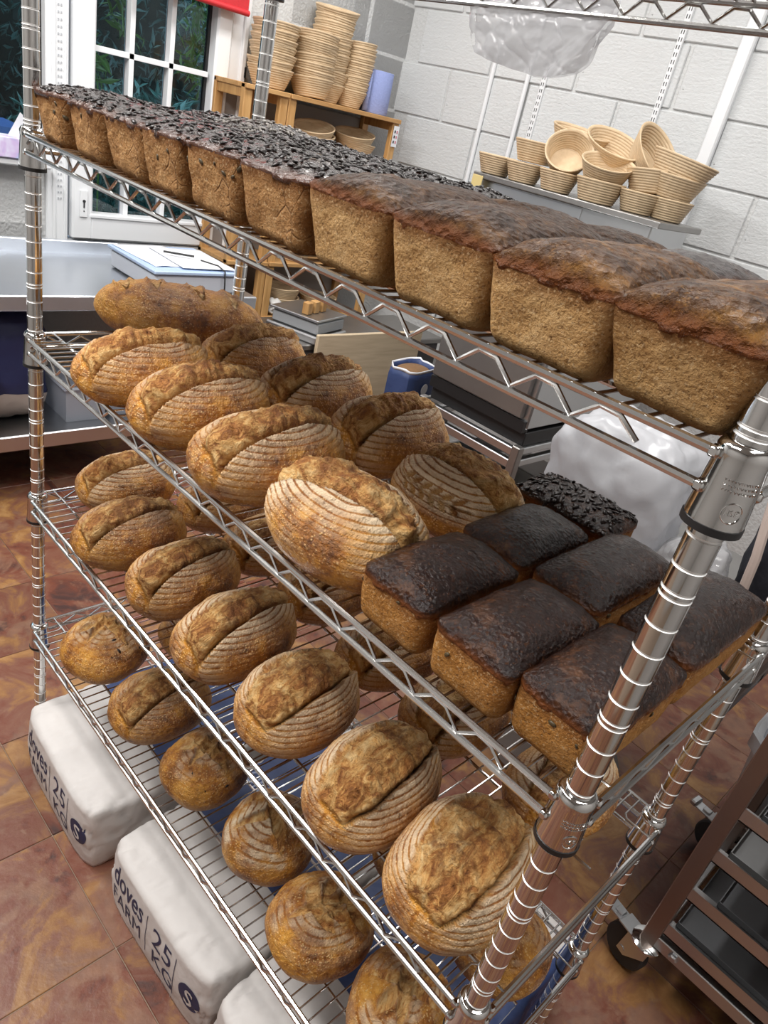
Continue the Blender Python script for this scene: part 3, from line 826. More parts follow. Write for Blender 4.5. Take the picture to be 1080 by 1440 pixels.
def hearth_loaf(name, a, b, h, seed, style, tone=1.0, flour=1.0, dark=0.0, bloom_w=1.0, ear=1.0, parent=None, fine=1.0):
    """one-piece loaf mesh; local y is the long axis; style picks the scoring"""
    rng = np.random.default_rng(seed)
    nu = int(176 * fine); nv = int(74 * fine)
    ph = np.concatenate([np.linspace(0.0, 0.62, nv, endpoint=False)[0:] * PI, np.linspace(0.62, 1.0, 10) * PI])
    ph[0] = 1e-4; ph[-1] = PI - 1e-4
    al = np.arange(nu) / nu * 2 * PI
    PH, AL = np.meshgrid(ph, al, indexing='ij')
    ex = 2.25
    ca, sa = np.cos(AL), np.sin(AL)
    k = (np.abs(ca) ** ex + np.abs(sa) ** ex) ** (-1 / ex)
    sp = np.abs(np.sin(PH)) ** 0.88
    hb = 0.36 * h
    cz = np.cos(PH)
    zz = np.where(cz >= 0, hb + (h - hb) * np.abs(cz) ** 0.92, hb * (1 - np.minimum(1, np.abs(cz) * 1.9) ** 0.75))
    X = a * ca * k * sp; Y = b * sa * k * sp; Z = zz
    low = cz < 0
    shr = np.where(low, 1 - 0.10 * np.minimum(1, np.abs(cz) * 1.9), 1.0); 
    X = X * shr; Y = Y * shr
    # general irregularity
    n = len(PH.ravel())
    P = np.stack([X, Y, Z], -1).reshape(-1, 3)
    off = rng.uniform(-50, 50, 3)
    big = fbm(P * 11 + off, 3, seed)
    # surface normals of the smooth body (ellipsoid approximation)
    Nn = np.stack([P[:, 0] / a ** 2, P[:, 1] / b ** 2, (P[:, 2] - hb) / ((h - hb) ** 2)], 1)
    Nn /= np.linalg.norm(Nn, axis=1)[:, None] + 1e-9
    s = P[:, 0] / a; t = P[:, 1] / b
    top = sst(P[:, 2], hb * 0.6, hb * 1.25)
    wob = fbm(np.stack([P[:, 1] * 26, P[:, 0] * 0 + seed, P[:, 0] * 0], 1), 3, seed + 3)
    disp = big * 0.0075
    G_ = np.zeros(n); K_ = np.zeros(n)
    F_ = np.zeros(n)
    rc = np.sqrt((np.abs(s) ** 2.3 + np.abs(t) ** 2.3)) ** 1.0
    arc = PH.ravel()
    ringc = arc * (h * 0.5 + a * 0.55) / 0.0118
    pats = fbm(P * 24 + off, 3, seed + 9)
    if style in ('ear', 'ear_wide', 'leaf', 'flank'):
        tm = 0.90
        w = np.sqrt(np.clip(1 - (t / tm) ** 2, 0, 1))
        c0, w1, w2, pw, sl = 0.05, 0.42 * bloom_w, 0.40 * bloom_w, 0.30, -0.20
        if style == 'ear_wide': c0, w1, w2, pw, sl = 0.0, 0.62 * bloom_w, 0.60 * bloom_w, 0.55, -0.10
        elif style == 'leaf': c0, w1, w2, sl = 0.0, 0.46, 0.56, 0.06
        tm = 0.93
        w = np.sqrt(np.clip(1 - (t / tm) ** 2, 0, 1))
        c = c0 + sl * t
        xr = (c + w1 * w ** pw) + wob * 0.035; xl = (c * 0.3 - w2 * w ** 0.8) + wob * 0.06
        dr = (xr - s) * a; dl = (s - xl) * a
        ins = (np.abs(t) < tm) & (P[:, 2] > hb * 0.7)
        di = np.minimum(dr, dl)
        inside = sst(di, -0.0006, 0.0012) * ins
        endf = sst(tm - np.abs(t), 0.0, 0.14)
        strand = fbm(np.stack([P[:, 0] * 40, P[:, 1] * 105, P[:, 2] * 60], 1) + off, 4, seed + 5)
        ridge = fbm(P * 34 + off, 3, seed + 6)
        mid = np.clip(di / (0.5 * (w1 + w2) * a + 1e-6), 0, 1)
        bl = (0.0135 if style != 'ear_wide' else 0.0065) * mid ** 0.6 + 0.0055 * strand + 0.0090 * ridge
        bl = bl - (0.0185 if style != 'ear_wide' else 0.0135) * ear * np.exp(-(np.clip(dr, 0, 1) / (0.0052 if style != 'ear_wide' else 0.0042)) ** 1.3) - 0.0065 * np.exp(-(np.clip(dl, 0, 1) / 0.008))
        disp = disp * (1 - 0.5 * inside) + inside * endf * bl + inside * (1 - endf) * (-0.002)
        outr = (dr <= 0) & ins
        lip = np.exp(np.clip(dr, -1, 0) / 0.013) * endf * (0.8 + 0.7 * wob)
        disp = disp + np.where(outr, 0.0095 * ear * lip, 0)
        outl = (dl <= 0) & ins
        disp = disp + np.where(outl, 0.0035 * np.exp(np.clip(dl, -1, 0) / 0.010) * endf, 0)
        G_ = inside * sst(endf, 0.0, 0.3)
        burnt = np.exp(-((dr - 0.0012) / 0.0026) ** 2) * endf * ins * (0.35 + 0.65 * sst(wob + 0.2 * rng.normal(), -0.25, 0.15))
        crestb = sst(ridge + strand * 0.6, 0.28, 0.62) * inside * sst(P[:, 2], h * 0.80, h * 1.0)
        K_ = np.clip(0.80 * burnt + 0.30 * crestb + 0.25 * dark * inside * sst(ridge, 0, 0.4), 0, 1)
        do = np.clip(-dr, 0, 1); dq = np.clip(-dl, 0, 1)
        fw = (0.024 if style == 'ear' else 0.032) * (1.25 if seed == 4 else 1.0)
        Fr = np.exp(-(do / (fw * (0.9 + 0.5 * pats))) ** 2) * (dr <= 0) * (s > c)
        Fl = 1.0 * np.exp(-(dq / 0.030) ** 2) * (dl <= 0) * (s < c)
        ends = 1 - sst(np.abs(t), 0.72, 0.98)
        F_ = flour * np.clip(Fr + Fl, 0, 1) * (1 - inside) * (0.25 + 0.75 * ends) * (P[:, 2] > hb * 0.5)
        F_ = np.clip(F_ + 0.10 * flour * sst(pats, 0.15, 0.5) * (1 - inside) * (P[:, 2] > hb), 0, 1)
        rb = 1 - sst(arc, 1.25, 1.75)
        if style == 'leaf':
            F_ = np.clip(flour * 1.1 * (1 - sst(arc, 1.30, 1.62)) * (1 - inside), 0, 1)
            segs = [((1.10, -0.66), (1.16, 0.60))]
            for q in range(6):
                yy = -0.50 + q * 0.17
                segs.append(((1.11, yy), (0.92, yy + 0.15))); segs.append(((1.14, yy), (1.34, yy + 0.13)))
            for qi, (p, q) in enumerate(segs):
                p = np.array(p); q = np.array(q); v = q - p; ka = 0.075; Lq = math.hypot(v[0] * ka, v[1] * b)
                tt = np.clip(((arc - p[0]) * v[0] * ka * ka + (t - p[1]) * v[1] * b * b) / (Lq ** 2), 0, 1)
                d = np.hypot((arc - p[0] - v[0] * tt) * ka, (t - p[1] - v[1] * tt) * b)
                wd = 0.0018 if qi == 0 else 0.0052 * np.sin(PI * np.clip(tt * 0.9 + 0.08, 0, 1))
                on_ = (s > 0.1)
                g_ = sst(wd - d, -0.0006, 0.0012) * on_
                disp -= 0.0024 * g_; disp += 0.0018 * np.exp(-((d - wd - 0.001) / 0.0013) ** 2) * on_
                G_ = np.maximum(G_, g_ * 0.55); K_ = np.maximum(K_, 0.22 * g_); F_ = np.clip(F_ * (1 - g_) + 0.9 * np.exp(-((d - wd - 0.001) / 0.0013) ** 2) * on_, 0, 1)
    else:
        segs = []
        if style == 'cross':
            segs = [((-0.70, -0.42), (0.70, 0.40)), ((-0.40, 0.70), (0.44, -0.68)), ((-0.75, 0.25), (-0.30, 0.50))]
        elif style == 'hash':
            segs = [((-0.62, -0.28), (0.60, -0.18)), ((-0.58, 0.26), (0.60, 0.30)), ((-0.26, -0.60), (-0.20, 0.60)), ((0.26, -0.6), (0.30, 0.60))]
        elif style == 'leafcross':
            segs = [((0.0, -0.70), (0.05, 0.70))] + [((0.02, -0.35 + 0.32 * q), (sg * 0.52, -0.02 + 0.32 * q)) for q in range(3) for sg in (-1, 1)]
        elif style == 'slashes':
            segs = [((-0.75, -0.80 + 0.42 * q), (0.45, -0.62 + 0.42 * q)) for q in range(4)]
        elif style == 'burst':
            segs = [((-0.66, 0.05), (0.70, -0.05)), ((0.02, -0.62), (-0.15, 0.66)), ((-0.45, -0.45), (-0.10, -0.10)), ((0.15, 0.10), (0.48, 0.46))]
        strand = fbm(P * 60 + off, 3, seed + 5)
        for qi, (p, q) in enumerate(segs):
            p = np.array(p) + rng.normal(0, 0.035, 2); q = np.array(q) + rng.normal(0, 0.035, 2); v = q - p; L2 = (v[0] * a) ** 2 + (v[1] * b) ** 2
            tt = np.clip(((s - p[0]) * v[0] * a * a + (t - p[1]) * v[1] * b * b) / L2, 0, 1)
            d = np.hypot((s - p[0] - v[0] * tt) * a, (t - p[1] - v[1] * tt) * b)
            wd = (0.0115 if style != 'slashes' else 0.014) * np.sin(PI * np.clip(tt * 0.86 + 0.07, 0, 1)) * (0.9 + 0.8 * wob)
            g_ = sst(wd - d, -0.001, 0.0018) * (P[:, 2] > hb)
            disp += g_ * (-0.0045 + 0.0055 * strand) + 0.0058 * np.exp(-((d - wd - 0.002) / 0.0035) ** 2) * (P[:, 2] > hb) * np.sin(PI * np.clip(tt, 0.05, 0.95))
            if style == 'slashes': disp += g_ * 0.005
            G_ = np.maximum(G_, g_)
            K_ = np.maximum(K_, 0.45 * np.exp(-((d - wd) / 0.0016) ** 2) * sst(pats, -0.1, 0.35) * (P[:, 2] > hb))
        rb = 1 - sst(arc, 1.15, 1.75)
        edgef = np.zeros(n)
        for (p, q) in segs:
            p = np.array(p); q = np.array(q); v = q - p; L2 = (v[0] * a) ** 2 + (v[1] * b) ** 2
            tt = np.clip(((s - p[0]) * v[0] * a * a + (t - p[1]) * v[1] * b * b) / L2, 0, 1)
            d = np.hypot((s - p[0] - v[0] * tt) * a, (t - p[1] - v[1] * tt) * b)
            edgef = np.maximum(edgef, np.exp(-((d - 0.014) / 0.007) ** 2))
        F_ = np.clip(flour * rb * sst(pats, -0.30, 0.30) + (0.45 * edgef * sst(pats, -0.35, 0.2) if style != 'slashes' else 0), 0, 1) * (1 - G_) * (P[:, 2] > hb * 0.8)
        ringc = rc * a / 0.0110
        K_ = np.clip(K_ + dark * 0.55 * sst(pats + big, 0.05, 0.55), 0, 1)
    T_ = np.clip(sst(P[:, 2], h * 0.74, h * 1.0) * (0.65 + 0.9 * pats + 0.6 * big) + (0.25 + dark * 0.55) * sst(big + 0.6 * pats, 0.10, 0.60), 0, 1)
    if style in ('cross', 'burst', 'leafcross', 'hash'): T_ = T_ * (1 - 0.85 * G_)
    disp = disp * top + big * 0.004 * (1 - top)
    rr = np.mod(ringc, 1.0)
    disp = disp - 0.0009 * np.exp(-(np.minimum(rr, 1 - rr) / 0.16) ** 2) * (0.15 + 0.85 * np.clip(F_ * 1.6, 0, 1)) * (1 - G_) * top
    disp = disp + 0.0012 * fbm(P * 150 + off, 2, seed + 21) * top
    Q = P + Nn * disp[:, None]
    if style == 'slashes':     # longer bread with a slight bend
        Q[:, 0] += 0.015 * (1 - (P[:, 1] / b) ** 2)
    Q[:, 2] = np.maximum(Q[:, 2], 0.0)
    Q = Q.reshape(len(ph), nu, 3)
    i = np.arange(len(ph) - 1)[:, None] * nu; j = np.arange(nu)[None, :]; j2 = (j + 1) % nu
    fc = np.stack([i + j, i + nu + j, i + nu + j2, i + j2], -1).reshape(-1, 4)
    me = bpy.data.meshes.new(name)
    nvv = Q.shape[0] * Q.shape[1]
    me.vertices.add(nvv); me.vertices.foreach_set('co', Q.reshape(-1))
    me.loops.add(len(fc) * 4); me.loops.foreach_set('vertex_index', fc.reshape(-1).astype(np.int32))
    me.polygons.add(len(fc)); me.polygons.foreach_set('loop_start', np.arange(0, len(fc) * 4, 4, dtype=np.int32))
    me.polygons.foreach_set('use_smooth', np.ones(len(fc), dtype=bool))
    me.update(calc_edges=True)
    at = me.attributes.new('zone', 'FLOAT_COLOR', 'POINT')
    at.data.foreach_set('color', np.stack([np.clip(F_, 0, 1), np.clip(G_, 0, 1), np.clip(K_, 0, 1), np.ones(n)], 1).reshape(-1).astype(np.float32))
    at = me.attributes.new('ring', 'FLOAT', 'POINT'); at.data.foreach_set('value', ringc.astype(np.float32))
    at = me.attributes.new('toast', 'FLOAT', 'POINT'); at.data.foreach_set('value', T_.astype(np.float32))
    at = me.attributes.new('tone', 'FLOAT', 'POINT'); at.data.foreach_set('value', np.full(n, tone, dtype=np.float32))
    me.materials.append(M['bread'])
    return me

def split_parts(me, thr=0.45):
    """cut the open bloom out of the crust: returns two meshes that share the seam"""
    n = len(me.vertices); z = np.empty(n * 4, dtype=np.float32); me.attributes['zone'].data.foreach_get('color', z)
    gmask = z.reshape(-1, 4)[:, 1]
    nf = len(me.polygons); vi = np.empty(nf * 4, dtype=np.int32); me.loops.foreach_get('vertex_index', vi); vi = vi.reshape(-1, 4)
    fm = gmask[vi].mean(1) > thr
    outs = []
    co = np.empty(n * 3, dtype=np.float32); me.vertices.foreach_get('co', co); co = co.reshape(-1, 3)
    ring = np.empty(n, dtype=np.float32); me.attributes['ring'].data.foreach_get('value', ring)
    tn = np.empty(n, dtype=np.float32); me.attributes['tone'].data.foreach_get('value', tn)
    to = np.empty(n, dtype=np.float32); me.attributes['toast'].data.foreach_get('value', to)
    nrm = np.empty(n * 3, dtype=np.float32); me.vertices.foreach_get('normal', nrm); nrm = nrm.reshape(-1, 3)
    for sel in (~fm, fm):
        f = vi[sel]
        if len(f) == 0: outs.append(None); continue
        used = np.unique(f); remap = np.full(n, -1, dtype=np.int32); remap[used] = np.arange(len(used)); f = remap[f]
        m2 = bpy.data.meshes.new(me.name)
        m2.vertices.add(len(used)); m2.vertices.foreach_set('co', co[used].reshape(-1))
        m2.loops.add(len(f) * 4); m2.loops.foreach_set('vertex_index', f.reshape(-1))
        m2.polygons.add(len(f)); m2.polygons.foreach_set('loop_start', np.arange(0, len(f) * 4, 4, dtype=np.int32))
        m2.polygons.foreach_set('use_smooth', np.ones(len(f), dtype=bool)); m2.update(calc_edges=True)
        a = m2.attributes.new('zone', 'FLOAT_COLOR', 'POINT'); a.data.foreach_set('color', z.reshape(-1, 4)[used].reshape(-1))
        a = m2.attributes.new('ring', 'FLOAT', 'POINT'); a.data.foreach_set('value', ring[used])
        a = m2.attributes.new('tone', 'FLOAT', 'POINT'); a.data.foreach_set('value', tn[used])
        a = m2.attributes.new('toast', 'FLOAT', 'POINT'); a.data.foreach_set('value', to[used])
        m2.materials.append(M['bread']); outs.append(m2)
        m2.normals_split_custom_set_from_vertices(nrm[used].tolist())
    bpy.data.meshes.remove(me)
    return outs

def mesh_np(name, co, fs, mat, smooth=True, vals=None):
    me = bpy.data.meshes.new(name)
    used = np.unique(fs); rm_ = np.full(len(co), -1, dtype=np.int32); rm_[used] = np.arange(len(used)); f = rm_[fs]
    me.vertices.add(len(used)); me.vertices.foreach_set('co', co[used].reshape(-1).astype(np.float32))
    me.loops.add(f.size); me.loops.foreach_set('vertex_index', f.reshape(-1).astype(np.int32))
    me.polygons.add(len(f)); me.polygons.foreach_set('loop_start', np.arange(0, f.size, f.shape[1], dtype=np.int32))
    me.polygons.foreach_set('use_smooth', np.full(len(f), smooth)); me.update(calc_edges=True)
    if vals is not None:
        at = me.attributes.new('rim', 'FLOAT', 'POINT'); at.data.foreach_set('value', vals[used].astype(np.float32))
    if mat: me.materials.append(mat)
    return me

def seed_mesh(name, pts, nrm, size, mat, rng, aspect=0.5, thick=0.3):
    """small flat seeds lying on the crust, one joined mesh"""
    base = []; nseg = 6
    for (r, z) in ((0.55, -0.7), (1.0, 0.0), (0.55, 0.75)):
        for q in range(nseg):
            a = 2 * PI * q / nseg; base.append((math.cos(a) * r, math.sin(a) * r, z))
    base = np.array(base)
    f0 = []
    for r in range(2):
        for q in range(nseg): f0.append((r * nseg + q, r * nseg + (q + 1) % nseg, (r + 1) * nseg + (q + 1) % nseg, (r + 1) * nseg + q))
    top = [(2 * nseg, 2 * nseg + 1, 2 * nseg + 2, 2 * nseg + 3), (2 * nseg, 2 * nseg + 3, 2 * nseg + 4, 2 * nseg + 5)]
    f0 = np.array(f0 + top)
    n = len(pts)
    t = rng.normal(size=(n, 3)); t -= (t * nrm).sum(1)[:, None] * nrm; t /= np.linalg.norm(t, axis=1)[:, None] + 1e-9
    nn = nrm + rng.normal(0, 0.20, (n, 3)); nn /= np.linalg.norm(nn, axis=1)[:, None]
    t -= (t * nn).sum(1)[:, None] * nn; t /= np.linalg.norm(t, axis=1)[:, None] + 1e-9
    w = np.cross(nn, t); sz = size * rng.uniform(0.7, 1.25, n)
    co = (pts[:, None, :] + (base[None, :, 0, None] * t[:, None, :] + base[None, :, 1, None] * aspect * w[:, None, :] + base[None, :, 2, None] * thick * nn[:, None, :]) * sz[:, None, None]).reshape(-1, 3)
    fs = (np.arange(n)[:, None, None] * len(base) + f0[None]).reshape(-1, 4)
    return mesh_np(name, co, fs, mat)

def put_loaf(name, k, x, y, rz, label, cat='bread', group=None, tilt=(0, 0), fruit=0, **kw):
    if 'fine' not in kw: kw['fine'] = 0.72 if label.startswith(('half', 'shaded', 'batard in shade')) else 1.25
    me = hearth_loaf(name, **kw)
    crust, bloom = split_parts(me)
    crust.name = name
    o = link(bpy.data.objects.new(name, crust))
    o.location = (x, y, surf(k)); o.rotation_euler = (R_(tilt[0]), R_(tilt[1]), R_(rz))
    tag(o, label, cat, group)
    if fruit:
        rng = np.random.default_rng(kw['seed'] + 900); nv_ = len(crust.vertices); co_ = np.empty(nv_ * 3, dtype=np.float32); crust.vertices.foreach_get('co', co_); co_ = co_.reshape(-1, 3)
        nr_ = np.empty(nv_ * 3, dtype=np.float32); crust.vertices.foreach_get('normal', nr_); nr_ = nr_.reshape(-1, 3)
        pk = rng.choice(np.where(co_[:, 2] > kw['h'] * 0.45)[0], fruit)
        q = link(bpy.data.objects.new('fruit_pieces', seed_mesh('fruit_pieces', co_[pk] - nr_[pk] * 0.0012, nr_[pk], 0.0055, M['seed_dark'], rng, 0.55, 0.35)), o); q['kind'] = 'stuff'
    if bloom is not None:
        bloom.name = 'bloom'
        link(bpy.data.objects.new('bloom', bloom), o)
    return o
G1, G2, G3 = 'hearth loaves on the second shelf', 'hearth loaves on the third shelf', 'loaves on the lowest shelf'
# second shelf, front row then back row
put_loaf('batard', 2, 0.286, 0.060, -2, 'pale golden batard at the window end of the second shelf front row', group=G1, a=0.071, b=0.112, h=0.098, seed=1, style='ear', tone=1.08, flour=0.5)
put_loaf('batard', 2, 0.443, 0.068, -4, 'golden batard with a torn dark ear, second from the window in the front row', group=G1, a=0.071, b=0.108, h=0.098, seed=2, style='ear', tone=1.0, flour=0.55, dark=0.15)
put_loaf('batard', 2, 0.612, 0.070, -4, 'broad batard with striped flour flank and dark crest, third from the window, front row', group=G1, a=0.075, b=0.110, h=0.101, seed=3, style='ear', tone=0.96, flour=0.75, dark=0.35)
put_loaf('batard', 2, 0.795, 0.054, -86, 'turned batard with a broad coil-striped flank, beside the dark glossy tin loaves', group=G1, a=0.082, b=0.106, h=0.100, seed=4, style='ear', tone=1.02, flour=1.0, dark=0.3)
put_loaf('batard', 2, 0.262, 0.287, -6, 'batard with a brown crest just in front of the long brown bread', group=G1, a=0.070, b=0.102, h=0.090, seed=5, style='ear', tone=0.95, flour=0.5, dark=0.3)
put_loaf('batard', 2, 0.440, 0.290, -2, 'dark crested batard with bright white flour sides in the second shelf back row', group=G1, a=0.072, b=0.108, h=0.097, seed=6, style='ear', tone=0.93, flour=1.0, dark=0.7)
put_loaf('batard', 2, 0.612, 0.296, -4, 'batard with a sharp raised ear tip next to the leaf-scored loaf', group=G1, a=0.074, b=0.106, h=0.100, seed=7, style='ear', tone=0.98, flour=0.9, dark=0.25)
put_loaf('batard', 2, 0.795, 0.260, -86, 'loaf scored with a wheat-ear leaf pattern on its floured flank', group=G1, a=0.080, b=0.098, h=0.092, seed=8, style='leaf', tone=0.98, flour=0.9, dark=0.2)
put_loaf('long_loaf', 2, 0.030, 0.270, -36, 'long smooth brown bread with slashed blisters at the window end of the second shelf', group=G1, a=0.068, b=0.165, h=0.106, seed=9, style='slashes', tone=0.72, flour=0.1, dark=0.2)
# third shelf
put_loaf('batard', 1, 0.075, 0.150, -6, 'small batard with brown crest at the corner post end of the third shelf', group=G2, a=0.072, b=0.100, h=0.098, seed=11, style='ear', tone=0.95, flour=0.8, dark=0.6)
put_loaf('batard', 1, 0.252, 0.070, -2, 'brown striped batard, second from the corner post on the third shelf', group=G2, a=0.073, b=0.104, h=0.100, seed=12, style='ear', tone=0.82, flour=0.35, dark=0.4)
put_loaf('batard', 1, 0.418, 0.085, 2, 'scorched batard with a deep tear, third from the corner post', group=G2, a=0.071, b=0.102, h=0.104, seed=13, style='ear', tone=0.90, flour=0.7, dark=0.8)
put_loaf('batard', 1, 0.585, 0.080, 2, 'batard with a wide pale floured flank, fourth along the third shelf front row', group=G2, a=0.074, b=0.105, h=0.104, seed=14, style='ear', tone=0.93, flour=0.95, dark=0.3)
put_loaf('batard', 1, 0.755, 0.076, 4, 'rounded golden loaf with a smooth bloom, fifth along the third shelf front row', group=G2, a=0.075, b=0.102, h=0.106, seed=15, style='ear_wide', tone=0.95, flour=0.8, bloom_w=0.97)
put_loaf('batard', 1, 0.925, 0.072, 4, 'rounded loaf with a deep split and floured skirt, sixth in the third shelf front row', group=G2, a=0.076, b=0.104, h=0.104, seed=16, style='ear_wide', tone=0.97, flour=0.9, bloom_w=0.97)
put_loaf('batard', 1, 1.078, 0.078, 4, 'largest round bloomed loaf, beside the near chrome post on the third shelf', group=G2, a=0.080, b=0.106, h=0.106, seed=17, style='ear_wide', tone=1.03, flour=0.9, bloom_w=1.0)
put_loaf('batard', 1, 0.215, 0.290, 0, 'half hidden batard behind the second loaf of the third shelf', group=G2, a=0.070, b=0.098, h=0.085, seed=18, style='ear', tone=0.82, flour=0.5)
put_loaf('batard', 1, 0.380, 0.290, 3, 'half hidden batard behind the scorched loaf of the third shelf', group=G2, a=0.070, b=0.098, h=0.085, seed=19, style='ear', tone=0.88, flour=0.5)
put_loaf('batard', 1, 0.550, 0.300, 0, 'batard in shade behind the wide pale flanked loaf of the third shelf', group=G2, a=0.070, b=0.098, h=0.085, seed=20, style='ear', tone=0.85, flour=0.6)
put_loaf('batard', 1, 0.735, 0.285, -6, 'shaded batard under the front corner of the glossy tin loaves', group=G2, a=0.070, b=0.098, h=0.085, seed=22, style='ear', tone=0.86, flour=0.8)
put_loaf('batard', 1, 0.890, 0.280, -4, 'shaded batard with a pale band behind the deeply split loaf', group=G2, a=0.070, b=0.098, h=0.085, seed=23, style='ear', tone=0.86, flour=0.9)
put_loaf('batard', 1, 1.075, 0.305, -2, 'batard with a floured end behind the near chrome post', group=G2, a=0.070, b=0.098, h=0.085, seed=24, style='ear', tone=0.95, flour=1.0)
# lowest shelf
put_loaf('boule', 0, 0.172, 0.068, 20, 'round loaf with dark fruit poking through, at the corner post end of the lowest shelf', group=G3, a=0.084, b=0.088, h=0.100, fruit=8, seed=31, style='burst', tone=0.92, flour=0.12, dark=0.15)
put_loaf('batard', 0, 0.372, 0.090, 2, 'brown batard with a plain flank, second along the lowest shelf', group=G3, a=0.080, b=0.102, h=0.100, seed=32, style='ear', tone=0.80, flour=0.4, dark=0.2)
put_loaf('boule', 0, 0.555, 0.080, 10, 'small dark craggy round loaf, third along the lowest shelf', group=G3, a=0.074, b=0.078, h=0.092, fruit=6, seed=33, style='burst', tone=0.66, flour=0.0, dark=0.5)
put_loaf('boule', 0, 0.735, 0.095, 35, 'dark round loaf with a cut cross and white flour rings', group=G3, a=0.078, b=0.082, h=0.094, seed=34, style='cross', tone=0.72, flour=0.85, dark=0.2)
put_loaf('boule', 0, 0.905, 0.070, -22, 'golden round loaf scored with a leaf, in front of the rounded split loaf', group=G3, a=0.080, b=0.084, h=0.092, seed=35, style='leafcross', tone=0.88, flour=0.15, dark=0.1)
put_loaf('boule', 0, 1.070, 0.085, 30, 'round loaf with deep dark cuts at the near end of the lowest shelf', group=G3, a=0.076, b=0.086, h=0.092, seed=36, style='burst', tone=0.80, flour=0.25, dark=0.4)
put_loaf('boule', 0, 1.098, 0.290, 0, 'round ringed loaf behind the near chrome post on the lowest shelf', group=G3, a=0.080, b=0.084, h=0.088, seed=37, style='plain', tone=0.78, flour=0.30, dark=0.25)
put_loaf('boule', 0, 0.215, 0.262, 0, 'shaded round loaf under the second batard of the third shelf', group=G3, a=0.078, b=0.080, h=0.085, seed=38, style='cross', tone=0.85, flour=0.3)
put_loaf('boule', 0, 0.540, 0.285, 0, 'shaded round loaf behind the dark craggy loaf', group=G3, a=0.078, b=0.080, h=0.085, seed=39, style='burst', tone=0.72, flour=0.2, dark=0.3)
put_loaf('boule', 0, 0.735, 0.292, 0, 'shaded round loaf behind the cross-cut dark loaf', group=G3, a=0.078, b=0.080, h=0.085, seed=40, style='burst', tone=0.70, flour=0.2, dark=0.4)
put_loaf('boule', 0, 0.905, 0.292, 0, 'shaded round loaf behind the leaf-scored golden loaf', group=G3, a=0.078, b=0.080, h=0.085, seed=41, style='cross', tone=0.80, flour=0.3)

# ------------------------------------------------------------------ tin loaves
def cube_grid(n, nz):
    """closed box surface as a welded quad grid in [-1,1]^3"""
    idx = {}; vs = []; fs = []
    def vid(i, j, k):
        key = (i, j, k)
        if key not in idx:
            idx[key] = len(vs); vs.append((2 * i / n - 1, 2 * j / n - 1, 2 * k / nz - 1))
        return idx[key]
    for i in range(n):
        for j in range(n):
            fs.append((vid(i, j, 0), vid(i, j + 1, 0), vid(i + 1, j + 1, 0), vid(i + 1, j, 0)))
            fs.append((vid(i, j, nz), vid(i + 1, j, nz), vid(i + 1, j + 1, nz), vid(i, j + 1, nz)))
    for i in range(n):
        for k in range(nz):
            fs.append((vid(i, 0, k), vid(i + 1, 0, k), vid(i + 1, 0, k + 1), vid(i, 0, k + 1)))
            fs.append((vid(i, n, k), vid(i, n, k + 1), vid(i + 1, n, k + 1), vid(i + 1, n, k)))
            fs.append((vid(0, i, k), vid(0, i, k + 1), vid(0, i + 1, k + 1), vid(0, i + 1, k)))
            fs.append((vid(n, i, k), vid(n, i + 1, k), vid(n, i + 1, k + 1), vid(n, i, k + 1)))
    return np.array(vs), np.array(fs)
CG = cube_grid(34, 22)

